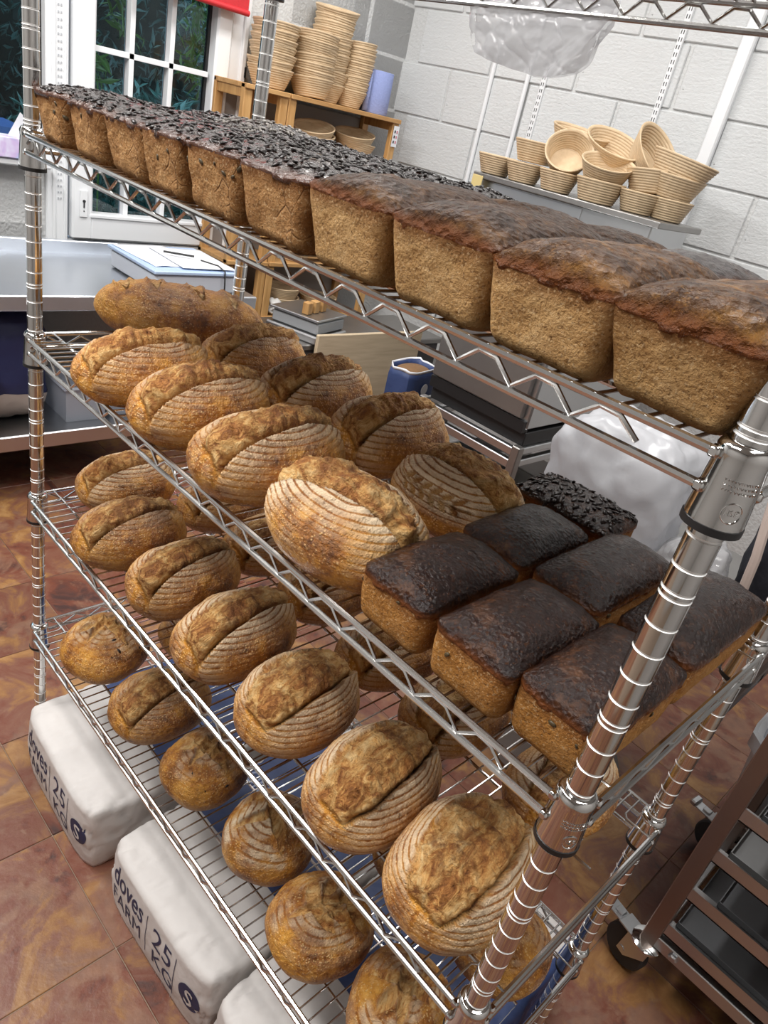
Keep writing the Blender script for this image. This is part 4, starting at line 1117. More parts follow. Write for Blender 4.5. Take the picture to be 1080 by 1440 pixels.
def tin_loaf(k, x, y, rz, label, group, w, l, hc, hd, seed, side, crust, seeds=None, nseeds=0, taper=0.10, rough=1.0, lip=0.004, bulge=0.0, edge_z=0.0, side_seeds=0, vexp=2.8):
    rng = np.random.default_rng(seed)
    U, fs = CG
    r = 0.012 / (w / 2)
    # rounded box: pull the corners in plan
    X, Y, Zr = U[:, 0].copy(), U[:, 1].copy(), (U[:, 2] + 1) / 2
    rx_, ry_ = 0.014, 0.014
    hx, hy = w / 2, l / 2
    px, py = X * hx, Y * hy
    ax = np.clip(np.abs(px) - (hx - rx_), 0, None); ay = np.clip(np.abs(py) - (hy - ry_), 0, None)
    dd = np.hypot(ax, ay) + 1e-9; mxx = np.maximum(ax, ay)
    fsc = np.where((ax > 0) & (ay > 0), mxx / dd, 1.0)
    px = np.sign(px) * (np.minimum(np.abs(px), hx - rx_) + ax * fsc); py = np.sign(py) * (np.minimum(np.abs(py), hy - ry_) + ay * fsc)
    z = Zr * hc
    tp = 1 - taper * (1 - Zr)
    px *= tp; py *= 1 - taper * 0.6 * (1 - Zr)
    # bottom edge rounding and dome
    er = 1 - 0.05 * np.clip(1 - z / 0.010, 0, 1) ** 2
    px *= er; py *= er
    topm = U[:, 2] > 0.999
    un, vn = px / hx, py / hy
    dome = np.clip(1 - np.abs(un) ** 2.3, 0, 1) ** 0.70 * np.clip(1 - np.abs(vn) ** vexp, 0, 1) ** 0.60
    off = rng.uniform(-40, 40, 3)
    P0 = np.stack([px, py, z], 1)
    lump = fbm(np.stack([px * 22, py * 22, z * 22], 1) + off, 3, seed)
    z = np.where(topm, hc + hd * dome * (1 + 0.16 * lump), z)
    swell = bulge * np.sin(PI * np.clip(Zr, 0, 1))
    px = px * (1 + swell); py = py * (1 + swell)
    P = np.stack([px, py, z], 1)
    # outward normals by face averaging
    def vnorm(P):
        fn = np.cross(P[fs[:, 2]] - P[fs[:, 0]], P[fs[:, 3]] - P[fs[:, 1]])
        nv = np.zeros_like(P)
        for c in range(4): np.add.at(nv, fs[:, c], fn)
        return nv / (np.linalg.norm(nv, axis=1)[:, None] + 1e-12)
    N0 = vnorm(P)
    P += N0 * (fbm(P * 38 + off, 3, seed + 2) * 0.0018 + fbm(P * 16 + off, 2, seed + 5) * 0.0026)[:, None] * rough
    edge = hc - 0.002 + edge_z + (0.0055 if rough > 0.8 else 0.0030) * fbm(P * 42 + off, 3, seed + 4)
    iscr = P[:, 2] > edge
    fcr = iscr[fs].sum(1) >= 3
    Pc = P + N0 * (0.0006 + lip * 0.35 * np.exp(-np.abs(P[:, 2] - edge) / 0.005) + 0.0026 * np.abs(fbm(P * 60 + off, 3, seed + 8)))[:, None]
    rimS = np.clip(1 - (edge - P[:, 2]) / 0.016, 0, 1); rimC = np.clip((P[:, 2] - edge) / 0.010, 0, 1)
    root = mesh_np('tin_loaf', P, fs[~fcr], M[side], vals=rimS)
    o = link(bpy.data.objects.new('tin_loaf', root)); o.location = (x, y, surf(k)); o.rotation_euler = (0, 0, R_(rz))
    tag(o, label, 'bread', group)
    # the crust keeps a rim that reaches a little under its own edge
    grow = iscr.copy()
    fgrow = iscr[fs].any(1)
    Pr = Pc.copy(); low = ~iscr; Pr[low] = P[low] - N0[low] * 0.0006
    link(bpy.data.objects.new('top_crust', mesh_np('top_crust', Pr, fs[fgrow], M[crust], vals=rimC)), o)
    if nseeds:
        ct = np.where(topm & (dome > 0.12))[0]
        pick = rng.choice(ct, nseeds)
        jit = rng.normal(0, 0.0035, (nseeds, 3)); nn = vnorm(P)[pick]; jit -= (jit * nn).sum(1)[:, None] * nn
        q = link(bpy.data.objects.new('seeds', seed_mesh('seeds', Pc[pick] + jit + nn * 0.0008, nn, 0.0052, M[seeds], rng, 0.5, 0.26)), o); q['kind'] = 'stuff'
    if side_seeds:
        ct = np.where((~topm) & (P[:, 2] > hc * 0.55) & (P[:, 2] < hc * 0.95))[0]
        pick = rng.choice(ct, side_seeds); nn = vnorm(P)[pick]
        q = link(bpy.data.objects.new('side_seeds', seed_mesh('side_seeds', P[pick] + nn * 0.0006, nn, 0.0042, M['seed_green'], rng, 0.55, 0.28)), o); q['kind'] = 'stuff'
    return o
GT = 'tin loaves on the top shelf front row'; GB = 'tin loaves on the top shelf back row'; GS = 'small glossy tin loaves on the second shelf'
xs = [0.060, 0.150, 0.248, 0.345, 0.440, 0.545, 0.655, 0.775, 0.895, 1.013, 1.128]
ords = ['first', 'second', 'third', 'fourth', 'fifth', 'sixth', 'seventh', 'eighth', 'ninth', 'tenth']
TL = 0.215
cfg = [
 # x, w, hc, hd, side, crust, nseeds, label
 (0.105, 0.100, 0.064, 0.014, 'side_brown', 'crust_black', 170, 'brown seeded tin loaf with black top, tight against the far corner post', 6),
 (0.228, 0.112, 0.064, 0.015, 'side_brown', 'crust_black', 180, 'black-topped seeded tin loaf, second from the far corner post on the top shelf', 3),
 (0.338, 0.108, 0.064, 0.014, 'side_brown', 'crust_black', 180, 'black-topped seeded tin loaf, third from the far corner post on the top shelf', 4),
 (0.434, 0.106, 0.065, 0.014, 'side_brown', 'crust_black', 180, 'black-topped seeded tin loaf, fourth from the far corner post on the top shelf', 5),
 (0.544, 0.116, 0.067, 0.014, 'side_brown', 'crust_black', 190, 'seeded tin loaf with green pumpkin seeds showing in its upper end face', 22),
 (0.659, 0.116, 0.066, 0.016, 'side_brown', 'crust_black', 190, 'last black seeded tin loaf, next to the first pale sided loaf', 8),
 (0.776, 0.118, 0.066, 0.023, 'side_pale', 'crust_brown', 0, 'pale sided tin loaf with smooth glossy near-black brown top', 0),
 (0.894, 0.120, 0.065, 0.026, 'side_pale', 'crust_brown', 0, 'pale sided tin loaf with a wrinkled brown top between two similar loaves', 0),
 (1.009, 0.122, 0.061, 0.028, 'side_pale', 'crust_amber', 0, 'pale sided tin loaf with blistered amber brown top, second from the near chrome post', 0),
 (1.119, 0.124, 0.060, 0.029, 'side_pale', 'crust_amber', 0, 'largest looking pale tin loaf, right behind the near chrome post on the top shelf', 0),
]
for i, (x, w, hc, hd, sd, cr, ns, lab, ss) in enumerate(cfg):
    tin_loaf(3, x, -0.022 + TL / 2, [0, -2, 1, -1, 1, 0, -1, 1, 0, -1][i], lab, GT, w, TL, hc, hd, 100 + i, sd, cr, 'seed', ns, rough=1.3 if ns else 0.7, lip=0.003 if ns else 0.001, side_seeds=ss, taper=0.19 if i < 9 else 0.30, vexp=2.8 if i < 6 else 6.0)
    back = [(0.070, 'crust_black', 'seed', 200), (0.180, 'crust_black', 'seed_grey', 260), (0.290, 'crust_black', 'seed', 240), (0.400, 'crust_black', 'seed', 240), (0.510, 'crust_black', 'seed', 240),
            (0.622, 'crust_black', 'seed', 240), (0.735, 'crust_brown', None, 0), (0.850, 'crust_brown', None, 0), (0.962, 'crust_dark', None, 0), (1.080, 'crust_dark', None, 0)][i]
    bl = ['black seeded loaf at the window end of the back row on the top shelf', 'domed loaf dusted grey-white, in the back row beside the rear post', 'black seeded back row loaf, third from the window end of the top shelf', 'black seeded back row loaf, fourth from the window end of the top shelf',
          'black seeded back row loaf, fifth from the window end of the top shelf', 'black seeded back row loaf, sixth from the window end of the top shelf', 'smooth dark brown back row loaf behind the first pale loaves', 'dark brown back row loaf behind the wrinkled brown top',
          'jet black back row loaf seen over the amber tops against the wall', 'jet black back row loaf nearest the rear right post'][i]
    tin_loaf(3, back[0], 0.322, 0, bl, GB, 0.104, TL - 0.012, 0.064, 0.016 + (0.006 if i == 1 else 0), 130 + i, 'side_brown', back[1], back[2] or 'seed', back[3], rough=1.0)
# small dark loaves on the second shelf
T2 = [
 (0.9340, 0.070, 0, 0.098, 0.158, 0.060, 0.023, 'crust_dark', 0, 'small glossy dark tin loaf nearest the striped turned batard, seeds flecking its end', 10),
 (1.0400, 0.072, 0, 0.096, 0.160, 0.061, 0.024, 'crust_dark', 0, 'small mottled dark tin loaf in the middle of the front three on the second shelf', 4),
 (1.1340, 0.084, 0, 0.092, 0.164, 0.062, 0.023, 'crust_dark', 0, 'small dark purple-brown tin loaf just left of the near chrome post', 16),
 (0.9260, 0.238, 0, 0.096, 0.150, 0.060, 0.022, 'crust_dark', 0, 'matt dark tin loaf between the seeded loaf and the striped batard side', 2),
 (1.0280, 0.262, 0, 0.092, 0.190, 0.062, 0.024, 'crust_dark', 0, 'long wrinkled black tin loaf in the middle of the second shelf back row', 2),
 (1.1330, 0.286, 0, 0.090, 0.215, 0.062, 0.026, 'crust_dark', 0, 'large dark tin loaf behind the near chrome post on the second shelf', 10),
 (0.9050, 0.384, 92, 0.100, 0.150, 0.060, 0.016, 'crust_dark', 200, 'seed covered black tin loaf lying crosswise at the back by the white bag', 4),
]
for i, (x, y, rz, w, l, hc, hd, cr, ns, lab, ss) in enumerate(T2):
    tin_loaf(2, x, y, rz, lab, GS, w, l, hc, hd, 160 + i, 'side_small', cr, 'seed_dark', ns, rough=0.5, lip=0.0015, bulge=0.03, edge_z=-0.006, side_seeds=ss)

# ------------------------------------------------------------------ flour sacks under the rack
def sack_mesh(name, w, l, h, seed, mat, puff=0.010, wr=1.0, n=64, nz=16):
    U, fs = cube_grid(n, nz)
    rng = np.random.default_rng(seed); off = rng.uniform(-30, 30, 3)
    X, Y, Z = U[:, 0], U[:, 1], U[:, 2]
    k = 1 - 0.055 * (np.abs(X) ** 6) * (np.abs(Y) ** 6)
    px = X * w / 2 * k; py = Y * l / 2 * k
    pz = h / 2 + Z * h / 2
    edge = 1 - np.maximum(np.abs(X) ** 14, np.abs(Y) ** 14)
    pz = np.where(Z > 0.98, h * (0.93 + 0.07 * np.sqrt(np.clip(edge, 0, 1))), pz * 0.93)
    side = 1 + 0.028 * np.cos(Z * PI / 2) - 0.014 * (Z > 0)
    px = px * side; py = py * (1 + 0.014 * np.cos(Z * PI / 2))
    P = np.stack([px, py, pz], 1)
    big = fbm(P * 9 + off, 3, seed); 
    cr = np.abs(fbm(np.stack([P[:, 0] * 20 + P[:, 1] * 9, P[:, 1] * 22 - P[:, 0] * 7, P[:, 2] * 12], 1) + off, 3, seed + 3))
    near = np.exp(-((1 - np.abs(X)) / 0.25)) + np.exp(-((1 - np.abs(Y)) / 0.2))
    d = big * 0.007 - np.exp(-cr / 0.06) * 0.0075 * np.clip(near, 0.15, 1) * wr
    c = np.array([0, 0, h * 0.5]); nn = P - c; nn = nn / np.array([w / 2, l / 2, h / 2]) ** 2; nn /= np.linalg.norm(nn, axis=1)[:, None] + 1e-9
    flat = np.where((Y < -0.98) & (np.abs(X) < 0.86), 0.25, 1.0)
    P += nn * (d * flat)[:, None]
    P[:, 2] = np.maximum(P[:, 2], 0)
    return P, fs, U
def text_part(txt, size, loc, rot, parent, mat, name='lettering', align='LEFT', ext=0.0004, sx=1.0, wrap=None, lift=0.0008, bold=0.0007):
    cu = bpy.data.curves.new(name, 'FONT'); cu.body = txt; cu.size = size; cu.extrude = ext; cu.align_x = align; cu.resolution_u = 3
    cu.offset = 0.0006
    if wrap is not None: cu.extrude = 0; cu.offset = bold; cu.resolution_u = 4
    tmp = bpy.data.objects.new(name, cu); COL.objects.link(tmp)
    me = bpy.data.meshes.new_from_object(tmp.evaluated_get(bpy.context.evaluated_depsgraph_get()))
    bpy.data.objects.remove(tmp); bpy.data.curves.remove(cu)
    me.materials.clear(); me.materials.append(mat)
    if wrap is not None:
        tree, axis = wrap
        bmx = bmesh.new(); bmx.from_mesh(me)
        bmesh.ops.triangulate(bmx, faces=bmx.faces[:])
        for _ in range(2):
            bmesh.ops.subdivide_edges(bmx, edges=[e for e in bmx.edges if e.calc_length() > 0.012], cuts=1, use_grid_fill=False)
            bmesh.ops.triangulate(bmx, faces=bmx.faces[:])
        for v in bmx.verts:
            u, w_ = v.co.x * sx + loc[0], v.co.y
            if axis == 'front':
                hit = tree.ray_cast(Vector((u, -2, w_ + loc[2])), Vector((0, 1, 0)))[0]
                if hit is not None: v.co = hit + Vector((0, -lift, 0))
            else:
                hit = tree.ray_cast(Vector((u, w_ + loc[1], 2)), Vector((0, 0, -1)))[0]
                if hit is not None: v.co = hit + Vector((0, 0, lift))
        bmx.to_mesh(me); bmx.free()
        return link(bpy.data.objects.new(name, me), parent)
    o = link(bpy.data.objects.new(name, me), parent); o.location = loc; o.rotation_euler = rot; o.scale = (sx, 1, 1)
    return o
M['sack'] = simple('white_paper_sack', (0.60, 0.57, 0.55), 0.65, var=0.06, scale=10, bump=0.6, bscale=11)
g = G('sack_crumbs')
def sack(x, y, w, l, h, seed, label, rz=0.0, blue_side=False):
    P, fs, U = sack_mesh('flour_sack', w, l, h, seed, M['sack'])
    o = link(bpy.data.objects.new('flour_sack', mesh_np('flour_sack', P, fs, M['sack'])))
    o.location = (x, y, 0.0); o.rotation_euler = (0, 0, R_(rz))
    tag(o, label, 'sack', 'white flour sacks under the rack')
    # blue printed panel on the upper face
    cen = P[fs].mean(1); sel = (cen[:, 2] > h * 0.86) & (cen[:, 1] > -l * 0.5 + 0.185) & (cen[:, 1] < l * 0.5 - 0.1) & (np.abs(cen[:, 0]) < w * 0.455)
    Q = P.copy(); Q[:, 2] += 0.0012
    link(bpy.data.objects.new('printed_panel', mesh_np('printed_panel', Q, fs[sel], M['blue_paper'])), o)
    if blue_side:
        sel2 = (cen[:, 0] > w * 0.44) & (cen[:, 1] > -l * 0.5 + 0.16) & ~sel & (cen[:, 2] > 0.012)
        Q2 = P.copy(); Q2[:, 0] += 0.0012; Q2[:, 2] += 0.0010
        link(bpy.data.objects.new('printed_side', mesh_np('printed_side', Q2, fs[sel2], M['blue_paper'])), o)
    from mathutils.bvhtree import BVHTree
    tree = BVHTree.FromPolygons([Vector(p) for p in P], [tuple(int(i) for i in f) for f in fs])
    rot = (0, 0, 0); fr_ = (tree, 'front')
    text_part('doves', 0.072, (-w * 0.395, 0, h * 0.545), rot, o, M['ink'], sx=0.70, wrap=fr_)
    text_part('FARM', 0.058, (-w * 0.395, 0, h * 0.225), rot, o, M['ink'], sx=0.80, wrap=fr_, bold=0)
    text_part('25', 0.070, (w * 0.02, 0, h * 0.50), rot, o, M['ink'], wrap=fr_, bold=0)
    text_part('KG', 0.056, (w * 0.025, 0, h * 0.19), rot, o, M['ink'], wrap=fr_, bold=0)
    def onfront(name, pts, fcs, mat, lift):
        vs = []
        for (u, z) in pts:
            hit = tree.ray_cast(Vector((u, -2, z)), Vector((0, 1, 0)))[0]
            vs.append((u, hit.y - lift, z))
        q = MB(); q.add(vs, fcs); return q.build(name, mat, o)
    for xx in (-0.035, 0.235):
        zz = [h * (0.16 + 0.64 * i / 6) for i in range(7)]
        pts = [(w * xx - 0.0009, z) for z in zz] + [(w * xx + 0.0009, z) for z in zz]
        onfront('rule_line', pts, [(i, 7 + i, 8 + i, 1 + i) for i in range(6)], M['ink'], 0.0008)
    pts = [(w * 0.365, h * 0.5)] + [(w * 0.365 + rr_ * math.cos(2 * PI * i / 32), h * 0.5 + rr_ * math.sin(2 * PI * i / 32)) for rr_ in (0.010, 0.020, 0.029) for i in range(32)]
    onfront('round_mark', pts, [(0, 1 + i, 1 + (i + 1) % 32) for i in range(32)] + [(1 + q * 32 + i, 33 + q * 32 + i, 33 + q * 32 + (i + 1) % 32, 1 + q * 32 + (i + 1) % 32) for q in range(2) for i in range(32)], M['ink'], 0.0010)
    text_part('S', 0.052, (w * 0.365, 0, h * 0.50 - 0.018), rot, o, M['sack'], name='round_mark_letter', align='CENTER', wrap=fr_, lift=0.0020)
    text_part('ORGANIC', 0.060, (-w * 0.42, -l * 0.5 + 0.30, 0), rot, o, simple('pale_print', (0.35, 0.42, 0.60), 0.6), name='panel_lettering', sx=0.62, wrap=(tree, 'top'), lift=0.0020)
    return o
sack(0.210, 0.268, 0.365, 0.640, 0.172, 11, 'white flour sack under the window end of the rack', -1.5)
sack(0.612, 0.280, 0.368, 0.640, 0.170, 12, 'middle one of the three white flour sacks on the floor', 1.0)
sack(0.978, 0.285, 0.356, 0.640, 0.168, 13, 'white flour sack under the near end of the rack with a blue side showing', 0.5, True)

# ------------------------------------------------------------------ steel bench under the windows
bn = empty('prep_bench', (-1.42, 0.2, 0), 0, 'long stainless steel bench with undershelf below the windows', 'table')
def bpt(name, mb, mat=None, root=None, smooth=False):
    root = root or bn
    o = mb.build(name, mat or M['steel_bench'], root, smooth); o.matrix_parent_inverse = Matrix.Translation(root.location).inverted(); return o
BX0, BX1, BY0, BY1 = -1.715, -1.133, -1.3, 1.30
m = MB(); m.box(BX0, BX1, BY0, BY1, 0.703, 0.755, 0.004); bpt('bench_top', m)
m = MB(); m.box(BX0 - 0.012, BX0 + 0.012, BY0, 0.985, 0.745, 0.803, 0.003); bpt('backsplash', m)
m = MB(); m.box(BX0 + 0.02, BX1 - 0.003, BY0, BY1 - 0.45, 0.200, 0.259, 0.004); bpt('undershelf', m, M['steel'])
for xx in (BX0 + 0.05, BX1 - 0.05):
    for yy in (BY0 + 0.05, BY1 - 0.06):
        m = MB(); m.box(xx - 0.02, xx + 0.02, yy - 0.02, yy + 0.02, 0.0, 0.705, 0.003); bpt('leg', m, M['steel'])
# things on and under it
bx = empty('storage_box', (-1.34, 1.04, 0.755), 0, 'white plastic box with papers on its lid, on the steel bench', 'box')
m = MB(); m.box(-1.52, -1.16, 0.865, 1.225, 0.757, 0.828, 0.008); bpt('box_body', m, simple('box_white', (0.62, 0.66, 0.74), 0.4), bx)
m = MB(); m.box(-1.53, -1.15, 0.855, 1.235, 0.828, 0.842, 0.005); bpt('lid', m, simple('box_lid', (0.45, 0.58, 0.80), 0.35), bx)
def sheet(name, x0, x1, y0, y1, z, seed, label, rz):
    nx = 16; vs = []; fs = []
    for i in range(nx + 1):
        for j in range(nx + 1):
            u, v = i / nx, j / nx
            vs.append(((u - 0.5) * (x1 - x0), (v - 0.5) * (y1 - y0), 0.0025 + 0.005 * max(0, mnoise.noise(Vector((u * 3 + seed, v * 3, 0)))) * (0.2 + u)))
    for i in range(nx):
        for j in range(nx): fs.append((i * (nx + 1) + j, (i + 1) * (nx + 1) + j, (i + 1) * (nx + 1) + j + 1, i * (nx + 1) + j + 1))
    m = MB(); m.add(vs, fs); o = m.build(name, M['paper'], None, True); o.location = ((x0 + x1) / 2, (y0 + y1) / 2, z); o.rotation_euler = (0, 0, R_(rz))
    sd = o.modifiers.new('thickness', 'SOLIDIFY'); sd.thickness = 0.0012
    return tag(o, label, 'paper')
sheet('paper_sheet', -1.52, -1.21, 0.875, 1.10, 0.8425, 3, 'loose white sheet lying flat on the plastic box lid', 4)
sheet('paper_sheet', -1.47, -1.17, 0.990, 1.215, 0.848, 7, 'upper white sheet overlapping on the plastic box lid, under the pen', -3)
m = MB(); m.tube([(-1.36, 1.00, 0.863), (-1.30, 1.10, 0.863)], 0.004, 8)
o = m.build('pen', M['black_plastic'], None, True); tag(o, 'black pen lying on the papers', 'pen')
m = MB(); m.tube([(-1.25, 1.10, 0.862), (-1.18, 1.135, 0.861), (-1.146, 1.145, 0.848), (-1.142, 1.147, 0.80), (-1.144, 1.150, 0.77)], 0.003, 6)
tag(m.build('black_string', M['black_plastic'], None, True), 'thin black cord hanging over the front of the plastic box', 'cord')
# tissue box on the sill
tb_ = empty('tissue_box', (-1.69, 0.55, 1.085), 0, 'pastel tissue box with a tissue pulled up, on the window sill', 'box')
m = MB(); m.box(-1.74, -1.655, 0.44, 0.620, 1.087, 1.155, 0.003)
g = G('pastel_print'); cc = g.ramp(g.noise(9, 3, dist=0.6), [(0.35, (0.62, 0.78, 0.90)), (0.47, (0.72, 0.76, 0.88)), (0.56, (0.58, 0.45, 0.72)), (0.66, (0.22, 0.50, 0.78))]); g.out(cc, 0.5)
bpt('carton', m, g.m, tb_)
m = MB(); m.add([(-1.70, 0.56, 1.155), (-1.70, 0.615, 1.155), (-1.695, 0.640, 1.205), (-1.69, 0.600, 1.235), (-1.71, 0.585, 1.155), (-1.715, 0.615, 1.215)], [(0, 1, 2, 3), (4, 1, 2, 5), (0, 4, 5, 3)])
q = bpt('tissue', m, M['paper'], tb_); sd = q.modifiers.new('thickness', 'SOLIDIFY'); sd.thickness = 0.002
# under the bench
def blob(name, c, r, seed, mat, amp=0.12, nu=48, nv=28, sq=2.6, flat=True, lab=None, cat=None, crump=0.02, fr=7):
    ph = np.linspace(0.001, PI - 0.001, nv); al = np.arange(nu) / nu * 2 * PI
    PH, AL = np.meshgrid(ph, al, indexing='ij')
    d = np.stack([np.sin(PH) * np.cos(AL), np.sin(PH) * np.sin(AL), np.cos(PH)], -1).reshape(-1, 3)
    kk = (np.abs(d) ** sq).sum(1) ** (-1 / sq)
    P = d * kk[:, None]
    off = np.random.default_rng(seed).uniform(-20, 20, 3)
    f = 1 + amp * fbm(d * 1.7 + off, 3, seed)
    P = P * f[:, None] * np.array(r)
    P += d * (np.exp(-np.abs(fbm(P * fr + off, 4, seed + 4)) / 0.12) * -crump + crump * 0.5 * fbm(P * fr * 2 + off, 3, seed + 6))[:, None]
    if flat: P[:, 2] = np.maximum(P[:, 2], -r[2])
    i = np.arange(nv - 1)[:, None] * nu; j = np.arange(nu)[None, :]; j2 = (j + 1) % nu
    fs = np.stack([i + j, i + nu + j, i + nu + j2, i + j2], -1).reshape(-1, 4)
    o = link(bpy.data.objects.new(name, mesh_np(name, P, fs, mat))); o.location = c
    return tag(o, lab, cat)
o = blob('paper_sack', (-1.36, 0.36, 0.259 + 0.20), (0.13, 0.17, 0.20), 21, M['navy'], amp=0.06, sq=4, crump=0.008, lab='navy and cream paper flour sack standing under the bench', cat='sack')
_n = len(o.data.vertices); _co = np.empty(_n * 3, dtype=np.float32); o.data.vertices.foreach_get('co', _co); _co = _co.reshape(-1, 3)
_fi = np.array([p.vertices[:] for p in o.data.polygons]); _low = _co[_fi][:, :, 2].mean(1) < -0.085
link(bpy.data.objects.new('cream_base', mesh_np('cream_base', _co * np.array([1.012, 1.012, 1.0]), _fi[_low], simple('cream_paper', (0.50, 0.44, 0.40), 0.7, bump=0.3, bscale=14))), o)
def tub(name, x, y, z, w, l, h, mat, label, taper=0.9, cat='box', lid=None):
    m = MB(); n = 4
    def ring(hw, hl, z): return [(-hw, -hl, z), (hw, -hl, z), (hw, hl, z), (-hw, hl, z)]
    t = 0.004
    vs = ring(w / 2 * taper, l / 2 * taper, 0) + ring(w / 2, l / 2, h) + ring(w / 2 - t, l / 2 - t, h) + ring(w / 2 * taper - t, l / 2 * taper - t, t)
    fs = [(3, 2, 1, 0)]
    for a in range(3):
        for q in range(4): fs.append((a * 4 + q, a * 4 + (q + 1) % 4, a * 4 + 4 + (q + 1) % 4, a * 4 + 4 + q))
    fs.append((12, 13, 14, 15)); m.add(vs, fs)
    m.box(-w / 2 - 0.006, w / 2 + 0.006, -l / 2 - 0.006, l / 2 + 0.006, h - 0.014, h - 0.004) if False else None
    o = m.build(name, mat); o.location = (x, y, z); tag(o, label, cat)
    r = MB(); rw, rl = w / 2 + 0.004, l / 2 + 0.004
    for (a, b) in (((-rw, -rl), (rw, -rl)), ((rw, -rl), (rw, rl)), ((rw, rl), (-rw, rl)), ((-rw, rl), (-rw, -rl))):
        r.tube([(a[0], a[1], h - 0.004), (b[0], b[1], h - 0.004)], 0.006, 6)
    r.build('rim', mat, o)
    if lid:
        q = MB(); q.box(-rw - 0.004, rw + 0.004, -rl - 0.004, rl + 0.004, h + 0.003, h + 0.018, 0.005); q.build('lid', lid, o)
    return o
tub('storage_tub', -1.30, 0.635, 0.260, 0.22, 0.16, 0.14, M['film_box'], 'frosted clear storage box under the bench beside the navy sack')
tub('storage_tub', -1.33, 0.81, 0.260, 0.24, 0.15, 0.12, M['film_box'], 'second frosted clear box further along the bench undershelf')
tub('storage_tub', -1.22, 0.17, 0.260, 0.20, 0.22, 0.26, M['bin'], 'white lidded tub at the left end under the bench', lid=M['bin'])

# ------------------------------------------------------------------ pine shelving unit with cane baskets
UX0, UX1 = -1.735, -1.49
UY = (1.400, 1.600, 2.235)
su = empty('shelving_unit', (-1.61, 1.82, 0), 0, 'slim pine shelving unit standing in the corner by the glazed door', 'shelf')
def upt(name, mb, mat, root=None):
    root = root or su
    o = mb.build(name, mat, root); o.matrix_parent_inverse = Matrix.Translation(root.location).inverted(); return o
for yy in UY:
    for xx in (UX0 + 0.012, UX1 - 0.022):
        for dy in ((-0.022, 0.022) if yy == UY[1] else (0,)):
            m = MB(); m.box(xx - 0.012, xx + 0.016, yy + dy - 0.020, yy + dy + 0.020, 0, 1.492, 0.003); upt('upright', m, M['pine_z'])
    m = MB(); m.box(UX0 + 0.02, UX1 - 0.03, yy - 0.012, yy + 0.012, 1.44, 1.478, 0.002); upt('cross_rail', m, M['pine_z'])
for z in (1.475, 1.268, 0.790, 0.535):
    for (a, b) in ((UY[0] - 0.02, UY[1] - 0.005), (UY[1] + 0.005, UY[2] + 0.02)):
        m = MB(); m.box(UX0, UX1 + 0.006, a, b, z, z + 0.018, 0.002); upt('shelf_board', m, M['pine_y'])
m = MB(); m.box(UX0 + 0.002, UX0 + 0.006, UY[0], UY[2], 0.2, 1.46); upt('back_panel', m, simple('grey_panel', (0.26, 0.24, 0.23), 0.6))
m = MB(); m.box(UX0 + 0.05, UX1 - 0.03, UY[1] + 0.03, UY[2] - 0.03, 0.06, 0.50, 0.01); o = m.build('dark_crate', M['dark_panel']); tag(o, 'dark crate on the floor under the lowest pine shelf', 'crate')
m = MB(); m.box(UX1 + 0.001, UX1 + 0.003, UY[2] - 0.017, UY[2] + 0.017, 1.375, 1.465); lab_ = upt('notice', m, M['paper'])
m = MB(); 
for i in range(3): m.box(UX1 + 0.003, UX1 + 0.0036, UY[2] - 0.011, UY[2] - 0.003, 1.39 + i * 0.022, 1.402 + i * 0.022)
q = m.build('notice_print', M['black_plastic'], lab_); q['kind'] = 'stuff'
m = MB()
for i in range(3): m.box(UX1 + 0.003, UX1 + 0.0036, UY[2] + 0.002, UY[2] + 0.011, 1.39 + i * 0.022, 1.402 + i * 0.022)
q = m.build('notice_print', simple('print_pink', (0.6, 0.25, 0.3), 0.6), lab_); q['kind'] = 'stuff'

def basket_mesh(rt, rb, h, rings=9, sx=1.0, sy=1.0, seg=40):
    prof = [(0.002, 0.006)]
    for i in range(5):            # coiled base, inside up
        pass
    out = [(0.001, 0.0), (rb * 0.95, 0.0)]
    for i in range(rings):
        t0, t1 = i / rings, (i + 1) / rings
        r0, r1 = rb + (rt - rb) * t0, rb + (rt - rb) * t1; z0, z1 = h * t0, h * t1
        out += [(r0, z0 + 0.0004), (r0 + 0.0016 + (r1 - r0) * 0.3, z0 + (z1 - z0) * 0.3), (r0 + 0.0016 + (r1 - r0) * 0.7, z0 + (z1 - z0) * 0.7)]
    out += [(rt, h), (rt - 0.003, h + 0.001), (rt - 0.006, h - 0.001)]
    for i in range(rings):
        t0, t1 = 1 - i / rings, 1 - (i + 1) / rings
        r0, r1 = rb + (rt - rb) * t0 - 0.006, rb + (rt - rb) * t1 - 0.006; z0, z1 = h * t0, max(0.006, h * t1)
        out += [(r0 - 0.0012 + (r1 - r0) * 0.3, z0 + (z1 - z0) * 0.3), (r0 - 0.0012 + (r1 - r0) * 0.7, z0 + (z1 - z0) * 0.7), (r1, z1)]
    out += [(0.001, 0.006)]
    m = MB(); m.lathe(out, seg, sx=sx, sy=sy)
    return m.mesh('proving_basket', M['cane'], True)
BK_R = basket_mesh(0.098, 0.066, 0.075)
BK_M = basket_mesh(0.090, 0.062, 0.075, 9)
BK_S = basket_mesh(0.078, 0.052, 0.070, 9)
BK_O = basket_mesh(0.085, 0.060, 0.075, 9, sx=1.0, sy=1.45)
BK_O2 = basket_mesh(0.085, 0.058, 0.080, 9, sx=1.45, sy=1.0)
def basket(me, loc, rot, label, group):
    o = link(bpy.data.objects.new('proving_basket', me)); o.location = loc; o.rotation_euler = rot
    return tag(o, label, 'basket', group)
onm = ['lowest', 'second', 'third', 'fourth', 'fifth', 'sixth', 'seventh', 'eighth', 'ninth', 'tenth', 'eleventh', 'twelfth']
rnd = random.Random(3)
